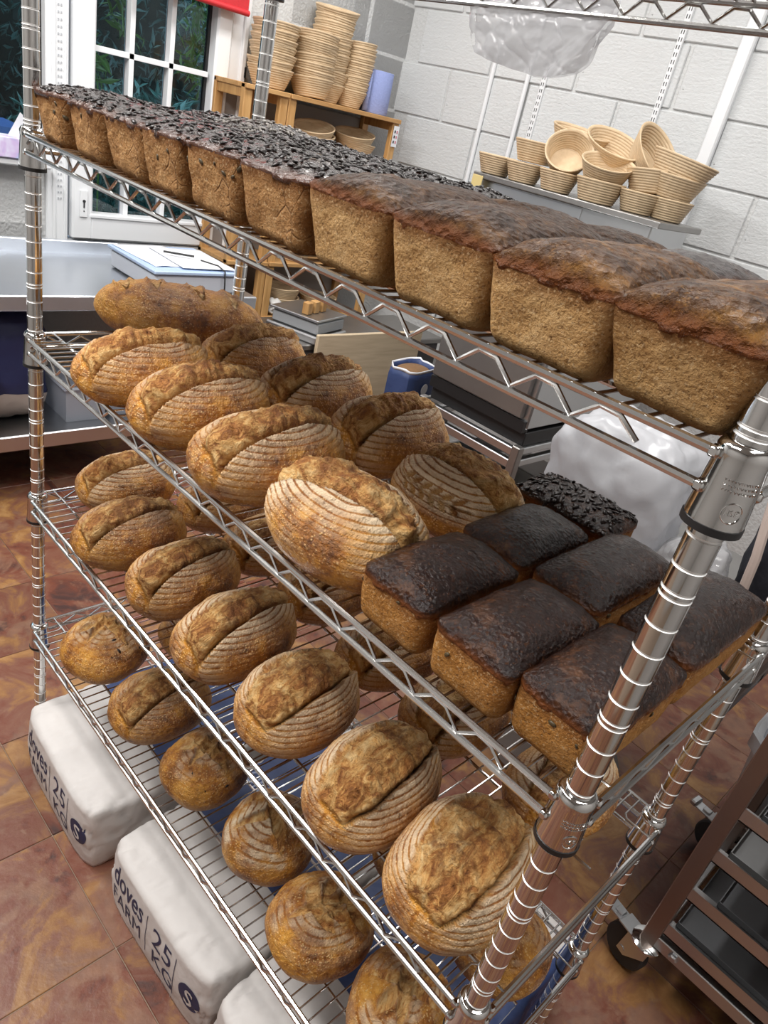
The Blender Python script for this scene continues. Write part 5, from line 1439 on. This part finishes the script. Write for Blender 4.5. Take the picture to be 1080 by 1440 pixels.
def stack(me, x, y, z, n, pitch, h, where, group, lean=(0, 0)):
    for i in range(n):
        zz = z + i * pitch
        nm = 'top' if i == n - 1 else onm[i]
        basket(me, (x + rnd.uniform(-.004, .004) + lean[0] * i, y + rnd.uniform(-.004, .004) + lean[1] * i, zz), (R_(rnd.uniform(-3, 3)), R_(rnd.uniform(-3, 3)), rnd.uniform(0, 6)),
               f'{nm} cane proving basket of the {where}' + ('' if nm in ('top', 'lowest') else ' counting upward'), group)
stack(BK_R, -1.615, 1.575, 1.495, 7, 0.0265, 0.075, 'wide stack nearest the door', 'cane baskets on the pine unit')
stack(BK_R, -1.600, 1.778, 1.495, 7, 0.0275, 0.075, 'second stack from the door', 'cane baskets on the pine unit')
stack(BK_M, -1.655, 1.905, 1.495, 13 - 1, 0.0225, 0.075, 'tallest stack', 'cane baskets on the pine unit')
stack(BK_S, -1.630, 2.035, 1.495, 11, 0.0190, 0.070, 'narrow stack beside the blue roll', 'cane baskets on the pine unit', (0, 0.002))
basket(BK_R, (-1.655, 1.91, 1.495 + 12 * 0.0225 + 0.012), (R_(4), R_(7), 0), 'single tilted wide basket crowning the tallest stack', 'cane baskets on the pine unit')
# baskets on the shelf under it
for (x, y, z, rx_, ry_, lab) in ((-1.60, 1.840, 1.288, 8, 4, 'lower of two baskets at the left on the second pine shelf'), (-1.60, 1.835, 1.318, 14, 6, 'upper tilted basket at the left on the second pine shelf'),
                              (-1.60, 2.085, 1.288, -3, 2, 'lower of two baskets at the right on the second pine shelf'), (-1.60, 2.080, 1.325, 10, 6, 'upper leaning basket at the right on the second pine shelf')):
    basket(BK_R, (x, y, z), (R_(rx_), R_(ry_), 0.3), lab, 'cane baskets inside the pine unit')
for (x, y, z, lab) in ((-1.60, 1.775, 0.553, 'lower big basket on the bottom pine shelf'), (-1.60, 1.775, 0.600, 'upper big basket on the bottom pine shelf'), (-1.60, 2.020, 0.553, 'lone basket at the right end of the bottom pine shelf'), (-1.58, 1.80, 0.808, 'basket on the middle pine shelf')):
    basket(BK_R, (x, y, z), (0, 0, 0.2), lab, 'cane baskets inside the pine unit')
blob('cloth', (-1.525, 1.690, 0.595), (0.05, 0.045, 0.042), 31, simple('checked_cloth', (0.55, 0.54, 0.52), 0.9, var=0.6, scale=14), amp=0.25, sq=2.2, crump=0.016, fr=16, lab='crumpled grey and white cloth on the bottom pine shelf', cat='cloth')
rl = MB(); rl.lathe([(0.018, 0.0), (0.070, 0.0), (0.072, 0.004), (0.072, 0.172), (0.070, 0.175), (0.020, 0.175), (0.018, 0.17), (0.018, 0.0)], 32)
ro = rl.build('paper_roll', M['roll'], None, True); ro.location = (-1.62, 2.180, 1.494); tag(ro, 'blue paper roll standing on top of the pine unit', 'roll')
fl_ = MB(); fl_.add([(0.0, -0.072, 0.003), (-0.0, -0.072, 0.172), (0.035, -0.094, 0.172), (0.035, -0.094, 0.003), (0.055, -0.082, 0.166), (0.055, -0.082, 0.006)], [(0, 1, 2, 3), (3, 2, 4, 5)])
q = fl_.build('loose_flap', M['roll'], ro, True); sd = q.modifiers.new('thickness', 'SOLIDIFY'); sd.thickness = 0.002

# ------------------------------------------------------------------ deck oven on its stand, steel bin of baskets
ov = empty('deck_oven', (-0.30, 1.95, 0), 0, 'stainless deck oven with a dark door on an open steel stand', 'oven')
def opt(name, mb, mat, smooth=False): 
    o = mb.build(name, mat, ov, smooth); o.matrix_parent_inverse = Matrix.Translation(ov.location).inverted(); return o
OX0, OX1, OY0, OY1 = -0.315, 0.125, 1.50, 2.30
m = MB(); m.box(OX0, OX1, OY0 + 0.012, OY1, 0.700, 1.16, 0.006); opt('oven_body', m, M['steel'])
m = MB(); m.box(OX0 + 0.008, OX1 - 0.022, OY0 - 0.008, OY0 + 0.012, 0.735, 1.12, 0.006); opt('oven_door', m, M['steel_dark'])
m = MB(); m.box(OX0 + 0.005, OX1 - 0.005, OY0 - 0.002, OY0 + 0.03, 0.690, 0.730); opt('door_gap', m, M['black_plastic'])
m = MB(); m.box(OX0 + 0.004, OX1, OY0 + 0.02, OY1, 0.640, 0.690, 0.003); opt('plinth', m, M['black_plastic'])
for z in (0.605, 0.560):
    m = MB(); m.box(OX0, OX1, OY0 - 0.012, OY0 + 0.012, z, z + 0.030, 0.003); opt('stand_rail', m, M['steel'])
    m = MB(); m.box(OX1 - 0.012, OX1 + 0.012, OY0, OY1, z + 0.01, z + 0.035, 0.003); opt('stand_rail', m, M['steel'])
    m = MB(); m.box(OX0 - 0.012, OX0 + 0.012, OY0, OY1, z + 0.01, z + 0.035, 0.003); opt('stand_rail', m, M['steel'])
for xx in (OX0, OX1):
    for yy in (OY0, OY1 - 0.03):
        m = MB(); m.box(xx - 0.016, xx + 0.016, yy - 0.016, yy + 0.016, 0, 0.645, 0.003); opt('leg', m, M['steel_dark'])
m = MB(); m.box(OX0 - 0.01, OX1 + 0.01, OY0, OY1, 0.280, 0.305, 0.003); opt('stand_shelf', m, M['steel_dark'])
for i, (x0_, x1_, h_, lab, mt) in enumerate(((-0.28, -0.14, 0.14, 'pale tin stored on the oven stand shelf, at its left', 'steel'), (-0.11, 0.07, 0.11, 'dark tin stored on the oven stand shelf, at its right', 'steel_dark'))):
    tub('baking_tin', (x0_ + x1_) / 2, 1.72, 0.306, x1_ - x0_, 0.26, h_, M[mt], lab, cat='tin')
# upper steel unit
hu = empty('steel_cabinet', (-0.35, 2.16, 1.16), 0, 'steel top unit above the oven carrying a heap of cane baskets', 'cabinet')
def hpt(name, mb, mat): 
    o = mb.build(name, mat, hu); o.matrix_parent_inverse = Matrix.Translation(hu.location).inverted(); return o
m = MB(); m.box(-0.735, 0.045, 2.02, 2.30, 1.161, 1.362, 0.004); hpt('cabinet_body', m, M['steel'])
m = MB(); m.box(-0.755, 0.085, 1.985, 2.32, 1.362, 1.383, 0.003); hpt('top_rim', m, M['steel_dark'])
m = MB(); m.box(-0.752, -0.700, 1.982, 1.986, 1.30, 1.372, 0.001); hpt('sticker', m, simple('yellow_sticker', (0.62, 0.50, 0.22), 0.6))
m = MB(); m.box(-0.695, -0.24, 2.016, 2.020, 1.300, 1.355, 0.001); hpt('reflection_strip', m, M['zinc'])  # lighter strip standing in for the white reflection on the steel front
GR = 'cane baskets heaped on the steel cabinet'
z0 = 1.384
row = [(-0.712, 2.06, BK_S, 'left end basket of the bottom row on the steel cabinet'), (-0.560, 2.05, BK_S, 'second basket from the left in the bottom row on the steel cabinet'), (-0.400, 2.05, BK_S, 'third basket from the left in the bottom row on the steel cabinet'),
       (-0.225, 2.06, BK_M, 'wide basket in the middle of the bottom row on the steel cabinet'), (-0.085, 2.11, BK_S, 'fifth basket from the left in the bottom row on the steel cabinet'), (0.005, 2.17, BK_S, 'right end basket of the bottom row, overhanging the cabinet corner')]
for (x, y, me_, lab) in row: basket(me_, (x, y, z0), (0, 0, 0.4), lab, GR)
up_ = [(-0.590, 2.13, z0 + 0.074, 0, 0, BK_M, 'left basket of the upper row, sitting across two lower baskets'),
       (-0.420, 2.10, z0 + 0.100, 42, 34, BK_M, 'basket tipped steeply on its side at the middle of the heap'),
       (-0.235, 2.08, z0 + 0.068, 14, 10, BK_R, 'open basket tilted forward showing its pale inside'),
       (-0.085, 2.15, z0 + 0.070, 0, -6, BK_M, 'plain basket standing on the fifth lower basket'),
       (-0.010, 2.18, z0 + 0.072, 0, 4, BK_R, 'broad basket low in the right hand pile'),
       (-0.010, 2.17, z0 + 0.125, -4, 8, BK_O2, 'long oval basket topping the right hand pile'),
       (-0.480, 2.22, z0 + 0.142, 6, 8, BK_O2, 'long oval basket at the back top of the heap'),
       (-0.310, 2.20, z0 + 0.135, 20, 18, BK_O2, 'oval basket leaning in the middle behind the open one'),
       (-0.180, 2.23, z0 + 0.150, 15, 48, BK_O2, 'oval basket on edge sloping down to the right pile')]
for (x, y, z, a, b, me_, lab) in up_: basket(me_, (x, y, z), (R_(a), R_(b), 0), lab, GR)

# ------------------------------------------------------------------ low things between the pine unit and the oven
cb = empty('side_cupboard', (-0.98, 1.80, 0), 0, 'low dark cupboard between the pine unit and the oven', 'cabinet')
m = MB(); m.box(-1.26, -0.93, 1.36, 2.25, 0.05, 0.60, 0.005); o = m.build('cupboard_body', M['dark_panel'], cb); o.matrix_parent_inverse = Matrix.Translation(cb.location).inverted()
m = MB(); m.box(-1.28, -0.92, 1.34, 2.27, 0.60, 0.625, 0.004); o = m.build('worktop', M['steel_dark'], cb); o.matrix_parent_inverse = Matrix.Translation(cb.location).inverted()
sc_ = empty('bench_scale', (-1.06, 1.52, 0.626), R_(18), 'grey bench scale with a raised steel plate behind the pale board', 'scale')
m = MB(); m.box(-0.13, 0.13, -0.12, 0.12, 0.0, 0.035, 0.006); m.build('scale_base', M['steel'], sc_)
m = MB(); m.box(-0.115, 0.115, -0.10, 0.11, 0.035, 0.085, 0.006); m.build('scale_housing', simple('scale_grey', (0.36, 0.38, 0.40), 0.5), sc_)
m = MB(); m.box(-0.12, 0.12, -0.115, 0.115, 0.09, 0.10, 0.003); m.build('weighing_plate', M['zinc'], sc_)
for i in range(3):
    m = MB(); m.box(0.02, 0.05, -0.09 + i * 0.055, -0.055 + i * 0.055, 0.10, 0.15, 0.003); o = m.build('wood_block', M['pine_z']); o.matrix_world = Matrix.Translation((-1.06, 1.52, 0.626)) @ Matrix.Rotation(R_(18), 4, 'Z')
    tag(o, ['front', 'middle', 'back'][i] + ' one of three small wood blocks on the bench scale', 'block', 'wood blocks on the bench scale')
m = MB(); m.box(-0.905, -0.887, 1.445, 2.07, 0.21, 0.675, 0.003)
tag(m.build('wooden_board', M['plywood']), 'pale wooden board leaning upright by the cupboard in front of the scale', 'board')
bg = MB()
def bagring(hw, hl, z, n=20, s=0.0):
    out = []
    for i in range(n):
        a = 2 * PI * i / n
        k = (abs(math.cos(a)) ** 5 + abs(math.sin(a)) ** 5) ** (-0.2)
        j = s * mnoise.noise(Vector((math.cos(a) * 2, math.sin(a) * 2, z * 9)))
        out.append((hw * math.cos(a) * k + j, hl * math.sin(a) * k + j, z + j * 0.6))
    return out
levels = [(0.068, 0.10, 0.0, 0.002), (0.072, 0.105, 0.05, 0.006), (0.070, 0.105, 0.12, 0.008), (0.071, 0.102, 0.17, 0.008), (0.069, 0.10, 0.20, 0.014)]
vs = []; fs = []
for (a, b, z, s_) in levels: vs += bagring(a, b, z, s=s_)
for q in range(len(levels) - 1):
    for i in range(20): fs.append((q * 20 + i, q * 20 + (i + 1) % 20, q * 20 + 20 + (i + 1) % 20, q * 20 + 20 + i))
fs.append(tuple(range(19, -1, -1))); bg.add(vs, fs)
pb = bg.build('flour_bag', M['blue_paper'], None, True); pb.location = (-0.615, 1.745, 0.43); pb.rotation_euler = (0, 0, R_(10))
sd = pb.modifiers.new('thickness', 'SOLIDIFY'); sd.thickness = 0.002
tag(pb, 'open blue paper flour bag by the pale board with brown flour inside', 'bag')
m = MB(); m.lathe([(0.062, 0.150), (0.060, 0.188), (0.045, 0.196), (0.001, 0.199)], 20, sy=1.45); m.build('flour', simple('brown_flour', (0.20, 0.11, 0.05), 0.9, var=0.3, scale=40), pb, True)
vs = []; fs = []
for (a, b, z, s_) in ((0.070, 0.101, 0.195, 0.012), (0.072, 0.103, 0.207, 0.018)): vs += bagring(a, b, z, s=s_)
for i in range(20): fs.append((i, (i + 1) % 20, 20 + (i + 1) % 20, 20 + i))
m = MB(); m.add(vs, fs); q = m.build('torn_rim', M['paper'], pb, True); sd = q.modifiers.new('thickness', 'SOLIDIFY'); sd.thickness = 0.002
m = MB(); m.lathe([(0.024, 0.0), (0.024, 0.001)], 20, M=Matrix.Translation((0.0746, 0.0, 0.125)) @ Matrix.Rotation(R_(90), 4, 'Y')); m.build('pale_mark', M['paper'], pb)
m = MB(); m.lathe([(0.024, 0.0), (0.024, 0.001)], 20, M=Matrix.Translation((0.0746, 0.03, 0.060)) @ Matrix.Rotation(R_(90), 4, 'Y'), sx=0.8); m.build('red_mark', simple('red_brown_print', (0.22, 0.07, 0.06), 0.6), pb)
st = empty('step_stool', (-0.63, 1.74, 0), 0, 'small dark stool carrying the blue flour bag', 'stool')
m = MB(); m.box(-0.76, -0.50, 1.56, 1.92, 0.405, 0.428, 0.004); o = m.build('seat', M['steel_dark'], st); o.matrix_parent_inverse = Matrix.Translation(st.location).inverted()
for xx in (-0.735, -0.525):
    for yy in (1.585, 1.895):
        m = MB(); m.box(xx - 0.014, xx + 0.014, yy - 0.014, yy + 0.014, 0, 0.407, 0.003); o = m.build('leg', M['steel_dark'], st); o.matrix_parent_inverse = Matrix.Translation(st.location).inverted()

# ------------------------------------------------------------------ table with plastic bags behind the rack
tl = empty('side_table', (0.80, 1.02, 0), 0, 'brown metal side table behind the rack, heaped with plastic bags', 'table')
def tpt(name, mb, mat):
    o = mb.build(name, mat, tl); o.matrix_parent_inverse = Matrix.Translation(tl.location).inverted(); return o
M['brown_metal'] = simple('brown_metal', (0.085, 0.060, 0.050), 0.4, var=0.15, scale=6)
TX0, TX1, TY0, TY1 = 0.50, 1.118, 0.925, 1.45
m = MB(); m.box(TX0, TX1, TY0, TY1, 0.672, 0.698, 0.004); tpt('table_top', m, M['steel_dark'])
for xx in (TX0 + 0.012, TX1 - 0.012):
    m = MB(); m.box(xx - 0.012, xx + 0.012, TY0, TY1, 0.640, 0.672, 0.003); tpt('apron', m, M['brown_metal'])
    m = MB(); m.box(xx - 0.012, xx + 0.012, TY0, TY1, 0.555, 0.585, 0.003); tpt('lower_rail', m, M['brown_metal'])
    for yy in (TY0 + 0.012, TY1 - 0.012):
        m = MB(); m.box(xx - 0.012, xx + 0.012, yy - 0.012, yy + 0.012, 0.555, 0.66, 0.003); tpt('hanger', m, M['brown_metal'])
m = MB(); m.box(TX0, TX1, 1.16, 1.19, 0.556, 0.584, 0.003); tpt('cross_bar', m, M['brown_metal'])
m = MB(); m.lathe([(0.028, 0.03), (0.028, 0.673)], 16, (0.74, 1.175, 0)); tpt('column', m, M['brown_metal'])
m = MB(); m.lathe([(0.20, 0.0), (0.20, 0.012), (0.05, 0.035)], 24, (0.74, 1.175, 0)); tpt('base', m, M['brown_metal'])
blob('plastic_bag', (0.672, 1.06, 0.868), (0.158, 0.13, 0.168), 41, M['film_white'], amp=0.16, sq=3.4, nu=110, nv=64, crump=0.006, fr=3.2, lab='full white plastic bag on the side table behind the dark tin loaves', cat='bag')
blob('plastic_bag', (0.910, 1.035, 0.782), (0.072, 0.10, 0.083), 42, M['film_clear'], amp=0.2, sq=2.4, nu=90, nv=56, crump=0.012, fr=9, lab='crumpled clear plastic bag behind the near chrome post', cat='bag')
o = blob('printed_cloth', (0.872, 0.965, 0.730), (0.050, 0.032, 0.030), 43, M['paper'], amp=0.2, sq=2.3, crump=0.008, fr=18, lab='small white cloth with black print between the bags', cat='cloth')
g = G('black_print'); g.out(g.mix(g.smooth(g.noise(16, 2, dist=1.0), 0.50, 0.53), (0.75, 0.74, 0.74), (0.02, 0.02, 0.025)), 0.7); o.data.materials[0] = g.m
blob('black_bag', (1.040, 1.17, 0.890), (0.072, 0.11, 0.19), 44, simple('black_cloth', (0.012, 0.013, 0.020), 0.85, bump=0.4, bscale=30), amp=0.2, sq=2.6, crump=0.012, fr=9, lab='black cloth bag with a beige strap at the right end of the side table', cat='bag')
m = MB(); m.tube([(0.985, 1.05, 1.03), (1.00, 1.035, 0.96), (1.015, 1.03, 0.88), (1.022, 1.03, 0.80), (1.024, 1.035, 0.705)], 0.010, 8)
jk = bpy.data.objects['black_bag']; q = m.build('strap', simple('beige_strap', (0.55, 0.45, 0.40), 0.8), jk, True); q.matrix_parent_inverse = Matrix.Translation(jk.location).inverted()

# ------------------------------------------------------------------ bag drooping from the top shelf
nu_, nv_ = 110, 54
rngb = np.random.default_rng(45)
Uq, Vq = np.meshgrid(np.linspace(-1, 1, nu_), np.linspace(0, 1, nv_), indexing='ij')
bx_, bz_ = Uq.ravel(), Vq.ravel()
half = 0.116 + 0.008 * np.sin(bz_ * 5) 
round_ = np.clip(1 - np.abs(bx_) ** 9, 0, 1) ** 0.45
drop = (0.092 + 0.010 * np.sin(bx_ * 2.2 + 1.2)) * (0.62 + 0.38 * round_)
pp = np.stack([bx_ * 2.0 + bz_ * 1.4, bz_ * 1.6, bx_ * 0 + 1.7], 1)
fold = fbm(pp, 3, 45); fold2 = np.abs(fbm(np.stack([bx_ * 2.6 - bz_ * 3.4, bz_ * 1.6 + bx_ * 1.2, bx_ * 0 + 4.2], 1), 2, 47))
film_me = []
for sg, nm in ((-1, 'plastic_bag'), (1, 'bag_rear')):
    co = np.stack([bx_ * half + 0.006 * fold, sg * (0.004 + 0.014 * np.sin(PI * np.clip(bz_, 0, 1)) * round_) + 0.010 * fold * (0.4 + bz_) + 0.0035 * np.exp(-fold2 / 0.12) - 0.004, -bz_ * drop + 0.004 * fold], 1)
    i = np.arange(nu_ - 1)[:, None] * nv_; j = np.arange(nv_ - 1)[None, :]
    fsq = np.stack([i + j, i + nv_ + j, i + nv_ + j + 1, i + j + 1], -1).reshape(-1, 4)
    # two handle holes torn near the left end of the film
    cx_ = co[fsq].mean(1); keep = np.ones(len(fsq), bool)
    for (hx_, hz_, hr_) in ((-0.088, -0.040, 0.008), (-0.096, -0.070, 0.006)): keep &= ((cx_[:, 0] - hx_) ** 2 + ((cx_[:, 2] - hz_) * 0.8) ** 2) > hr_ ** 2
    film_me.append(mesh_np(nm, co, fsq[keep], M['film_clear']))
hb_ = link(bpy.data.objects.new('plastic_bag', film_me[0])); hb_.location = (0.565, 0.452, 1.688)
tag(hb_, 'thin clear plastic bag drooping from the rear of the top shelf', 'bag')
link(bpy.data.objects.new('bag_rear', film_me[1]), hb_)

# ------------------------------------------------------------------ tray trolley
ty = empty('tray_trolley', (1.52, 1.01, 0), 0, 'steel tray trolley on castors at the right of the rack', 'trolley')
def ypt(name, mb, mat, smooth=False, root=None):
    o = mb.build(name, mat, ty, smooth); o.matrix_parent_inverse = Matrix.Translation(ty.location).inverted(); return o
QX0, QX1, QY0, QY1 = 1.234, 1.80, 0.776, 1.245
M['brown_steel'] = metal('warm_steel', (0.34, 0.27, 0.235), 0.36, 0.08, (1, 1, 20), 0.10)
for xx in (QX0, QX1):
    for yy in (QY0, QY1):
        m = MB(); m.box(xx - 0.0165, xx + 0.0165, yy - 0.0165, yy + 0.0165, 0.115, 1.10, 0.002); ypt('upright', m, M['brown_steel'])
for yy in (QY0, QY1):
    m = MB(); m.box(QX0, QX1, yy - 0.016, yy + 0.016, 0.118, 0.150, 0.002); ypt('base_rail', m, M['steel'])
    m = MB(); m.box(QX0, QX1, yy - 0.016, yy + 0.016, 1.07, 1.10, 0.002); ypt('top_rail', m, M['steel'])
for xx in (QX0, QX1):
    m = MB(); m.box(xx - 0.016, xx + 0.016, QY0, QY1, 0.118, 0.150, 0.002); ypt('base_rail', m, M['steel'])
lv = [0.165 + 0.118 * i for i in range(8)]
for z in lv:
    for yy, sg in ((QY0, 1), (QY1, -1)):
        m = MB()
        m.box(QX0 + 0.017, QX1 - 0.017, yy - 0.014 * sg, yy - 0.011 * sg, z, z + 0.032)
        m.box(QX0 + 0.017, QX1 - 0.017, yy - 0.014 * sg, yy + 0.030 * sg, z, z + 0.003)
        ypt('runner', m, M['steel'])
wheel = MB(); wheel.lathe([(0.014, -0.013), (0.046, -0.013), (0.050, -0.009), (0.050, 0.009), (0.046, 0.013), (0.014, 0.013)], 28, M=Matrix.Rotation(R_(90), 4, 'X'))
for xx in (QX0, QX1):
    for yy in (QY0, QY1):
        cs = empty('castor', (xx - 0.028 - 1.52, yy - 1.01, 0.0)); cs.parent = ty
        cs.rotation_euler = (0, 0, R_(-14 if yy == QY0 else -8))
        w = wheel.build('wheel', M['rubber'], cs, True); w.location = (0, 0, 0.0505)
        m = MB(); m.tube([(0, -0.022, 0.0505), (0, 0.022, 0.0505)], 0.008, 10); m.build('axle', M['zinc'], cs, True)
        m = MB()
        for sg in (-1, 1):
            m.add([(-0.010, sg * 0.018, 0.042), (0.010, sg * 0.018, 0.040), (0.050, sg * 0.018, 0.080), (0.052, sg * 0.018, 0.104), (-0.004, sg * 0.018, 0.104), (-0.010, sg * 0.0205, 0.042), (0.010, sg * 0.0205, 0.040), (0.050, sg * 0.0205, 0.080), (0.052, sg * 0.0205, 0.104), (-0.004, sg * 0.0205, 0.104)],
                  [(0, 1, 2, 3, 4), (9, 8, 7, 6, 5), (0, 5, 6, 1), (1, 6, 7, 2), (2, 7, 8, 3), (3, 8, 9, 4), (4, 9, 5, 0)])
        m.box(-0.032, 0.052, -0.0205, 0.0205, 0.101, 0.105, 0.001)
        m.build('fork', M['zinc'], cs)
        m = MB(); m.lathe([(0.030, 0.104), (0.034, 0.107), (0.034, 0.113), (0.024, 0.117)], 20, M=Matrix.Translation((0.030, 0, 0))); m.build('swivel', M['chrome'], cs, True)
        m = MB(); m.box(-0.075, -0.020, -0.016, 0.016, 0.098, 0.102, 0.001); m.box(-0.090, -0.072, -0.018, 0.018, 0.096, 0.112, 0.004)
        m.box(-0.056, -0.036, -0.008, 0.010, 0.102, 0.107, 0.002); m.build('brake_pedal', M['zinc'], cs)
m = MB(); m.lathe([(0.010, 0.0), (0.010, 0.006), (0.007, 0.009)], 6, M=Matrix.Translation((QX0 + 0.055, QY0 - 0.016, 0.136)) @ Matrix.Rotation(R_(90), 4, 'X')); ypt('bolt', m, M['zinc'])
tw = MB()
tw.box(0, 0.50, 0, 0.42, 0, 0.0015)
for a in ((0, 0.5, -0.002, 0, 0, 0.014), (0, 0.5, 0.42, 0.422, 0, 0.014), (-0.002, 0, 0, 0.42, 0, 0.014), (0.5, 0.502, 0, 0.42, 0, 0.014)): tw.box(*a)
tray_mats = [simple('tray_grey', (0.19, 0.195, 0.205), 0.42, var=0.35, scale=7), simple('tray_pale', (0.30, 0.30, 0.30), 0.5, var=0.3, scale=9)]
for i, (k, x, lab) in enumerate(((0, 1.262, 'lowest dark baking tray slid into the trolley'), (1, 1.30, 'second baking tray up in the trolley'), (2, 1.27, 'third tray up in the trolley, pale and worn'), (3, 1.28, 'fourth baking tray up in the trolley'), (4, 1.275, 'fifth baking tray up in the trolley'))):
    o = tw.build('baking_tray', tray_mats[1 if k in (2, 4) else 0]); o.location = (x, 0.80, lv[k] + 0.004); tag(o, lab, 'tray', 'baking trays in the trolley')
# white bin behind the trolley
bm_ = MB(); 
vs = []; fs = []; prof_ = [(0.125, 0.115, 0.0), (0.130, 0.120, 0.01), (0.158, 0.145, 0.30), (0.172, 0.158, 0.305), (0.174, 0.160, 0.345), (0.166, 0.152, 0.35), (0.150, 0.137, 0.34), (0.125, 0.115, 0.012)]
for (a, b, z) in prof_:
    for i in range(28):
        t = 2 * PI * i / 28; k = (abs(math.cos(t)) ** 6 + abs(math.sin(t)) ** 6) ** (-1 / 6)
        vs.append((a * math.cos(t) * k, b * math.sin(t) * k, z))
for q in range(len(prof_) - 1):
    for i in range(28): fs.append((q * 28 + i, q * 28 + (i + 1) % 28, q * 28 + 28 + (i + 1) % 28, q * 28 + 28 + i))
fs.append(tuple(range(27, -1, -1))); fs.append(tuple(range(7 * 28, 8 * 28))); bm_.add(vs, fs)
bo = bm_.build('plastic_bin', M['bin'], None, True); bo.location = (1.315, 1.44, 0.0); tag(bo, 'white plastic bin on the floor behind the trolley', 'bin')
m = MB(); m.box(-0.03, 0.03, -0.172, -0.155, 0.318, 0.352, 0.006); m.build('handle', simple('cream_plastic', (0.6, 0.57, 0.50), 0.5), bo)
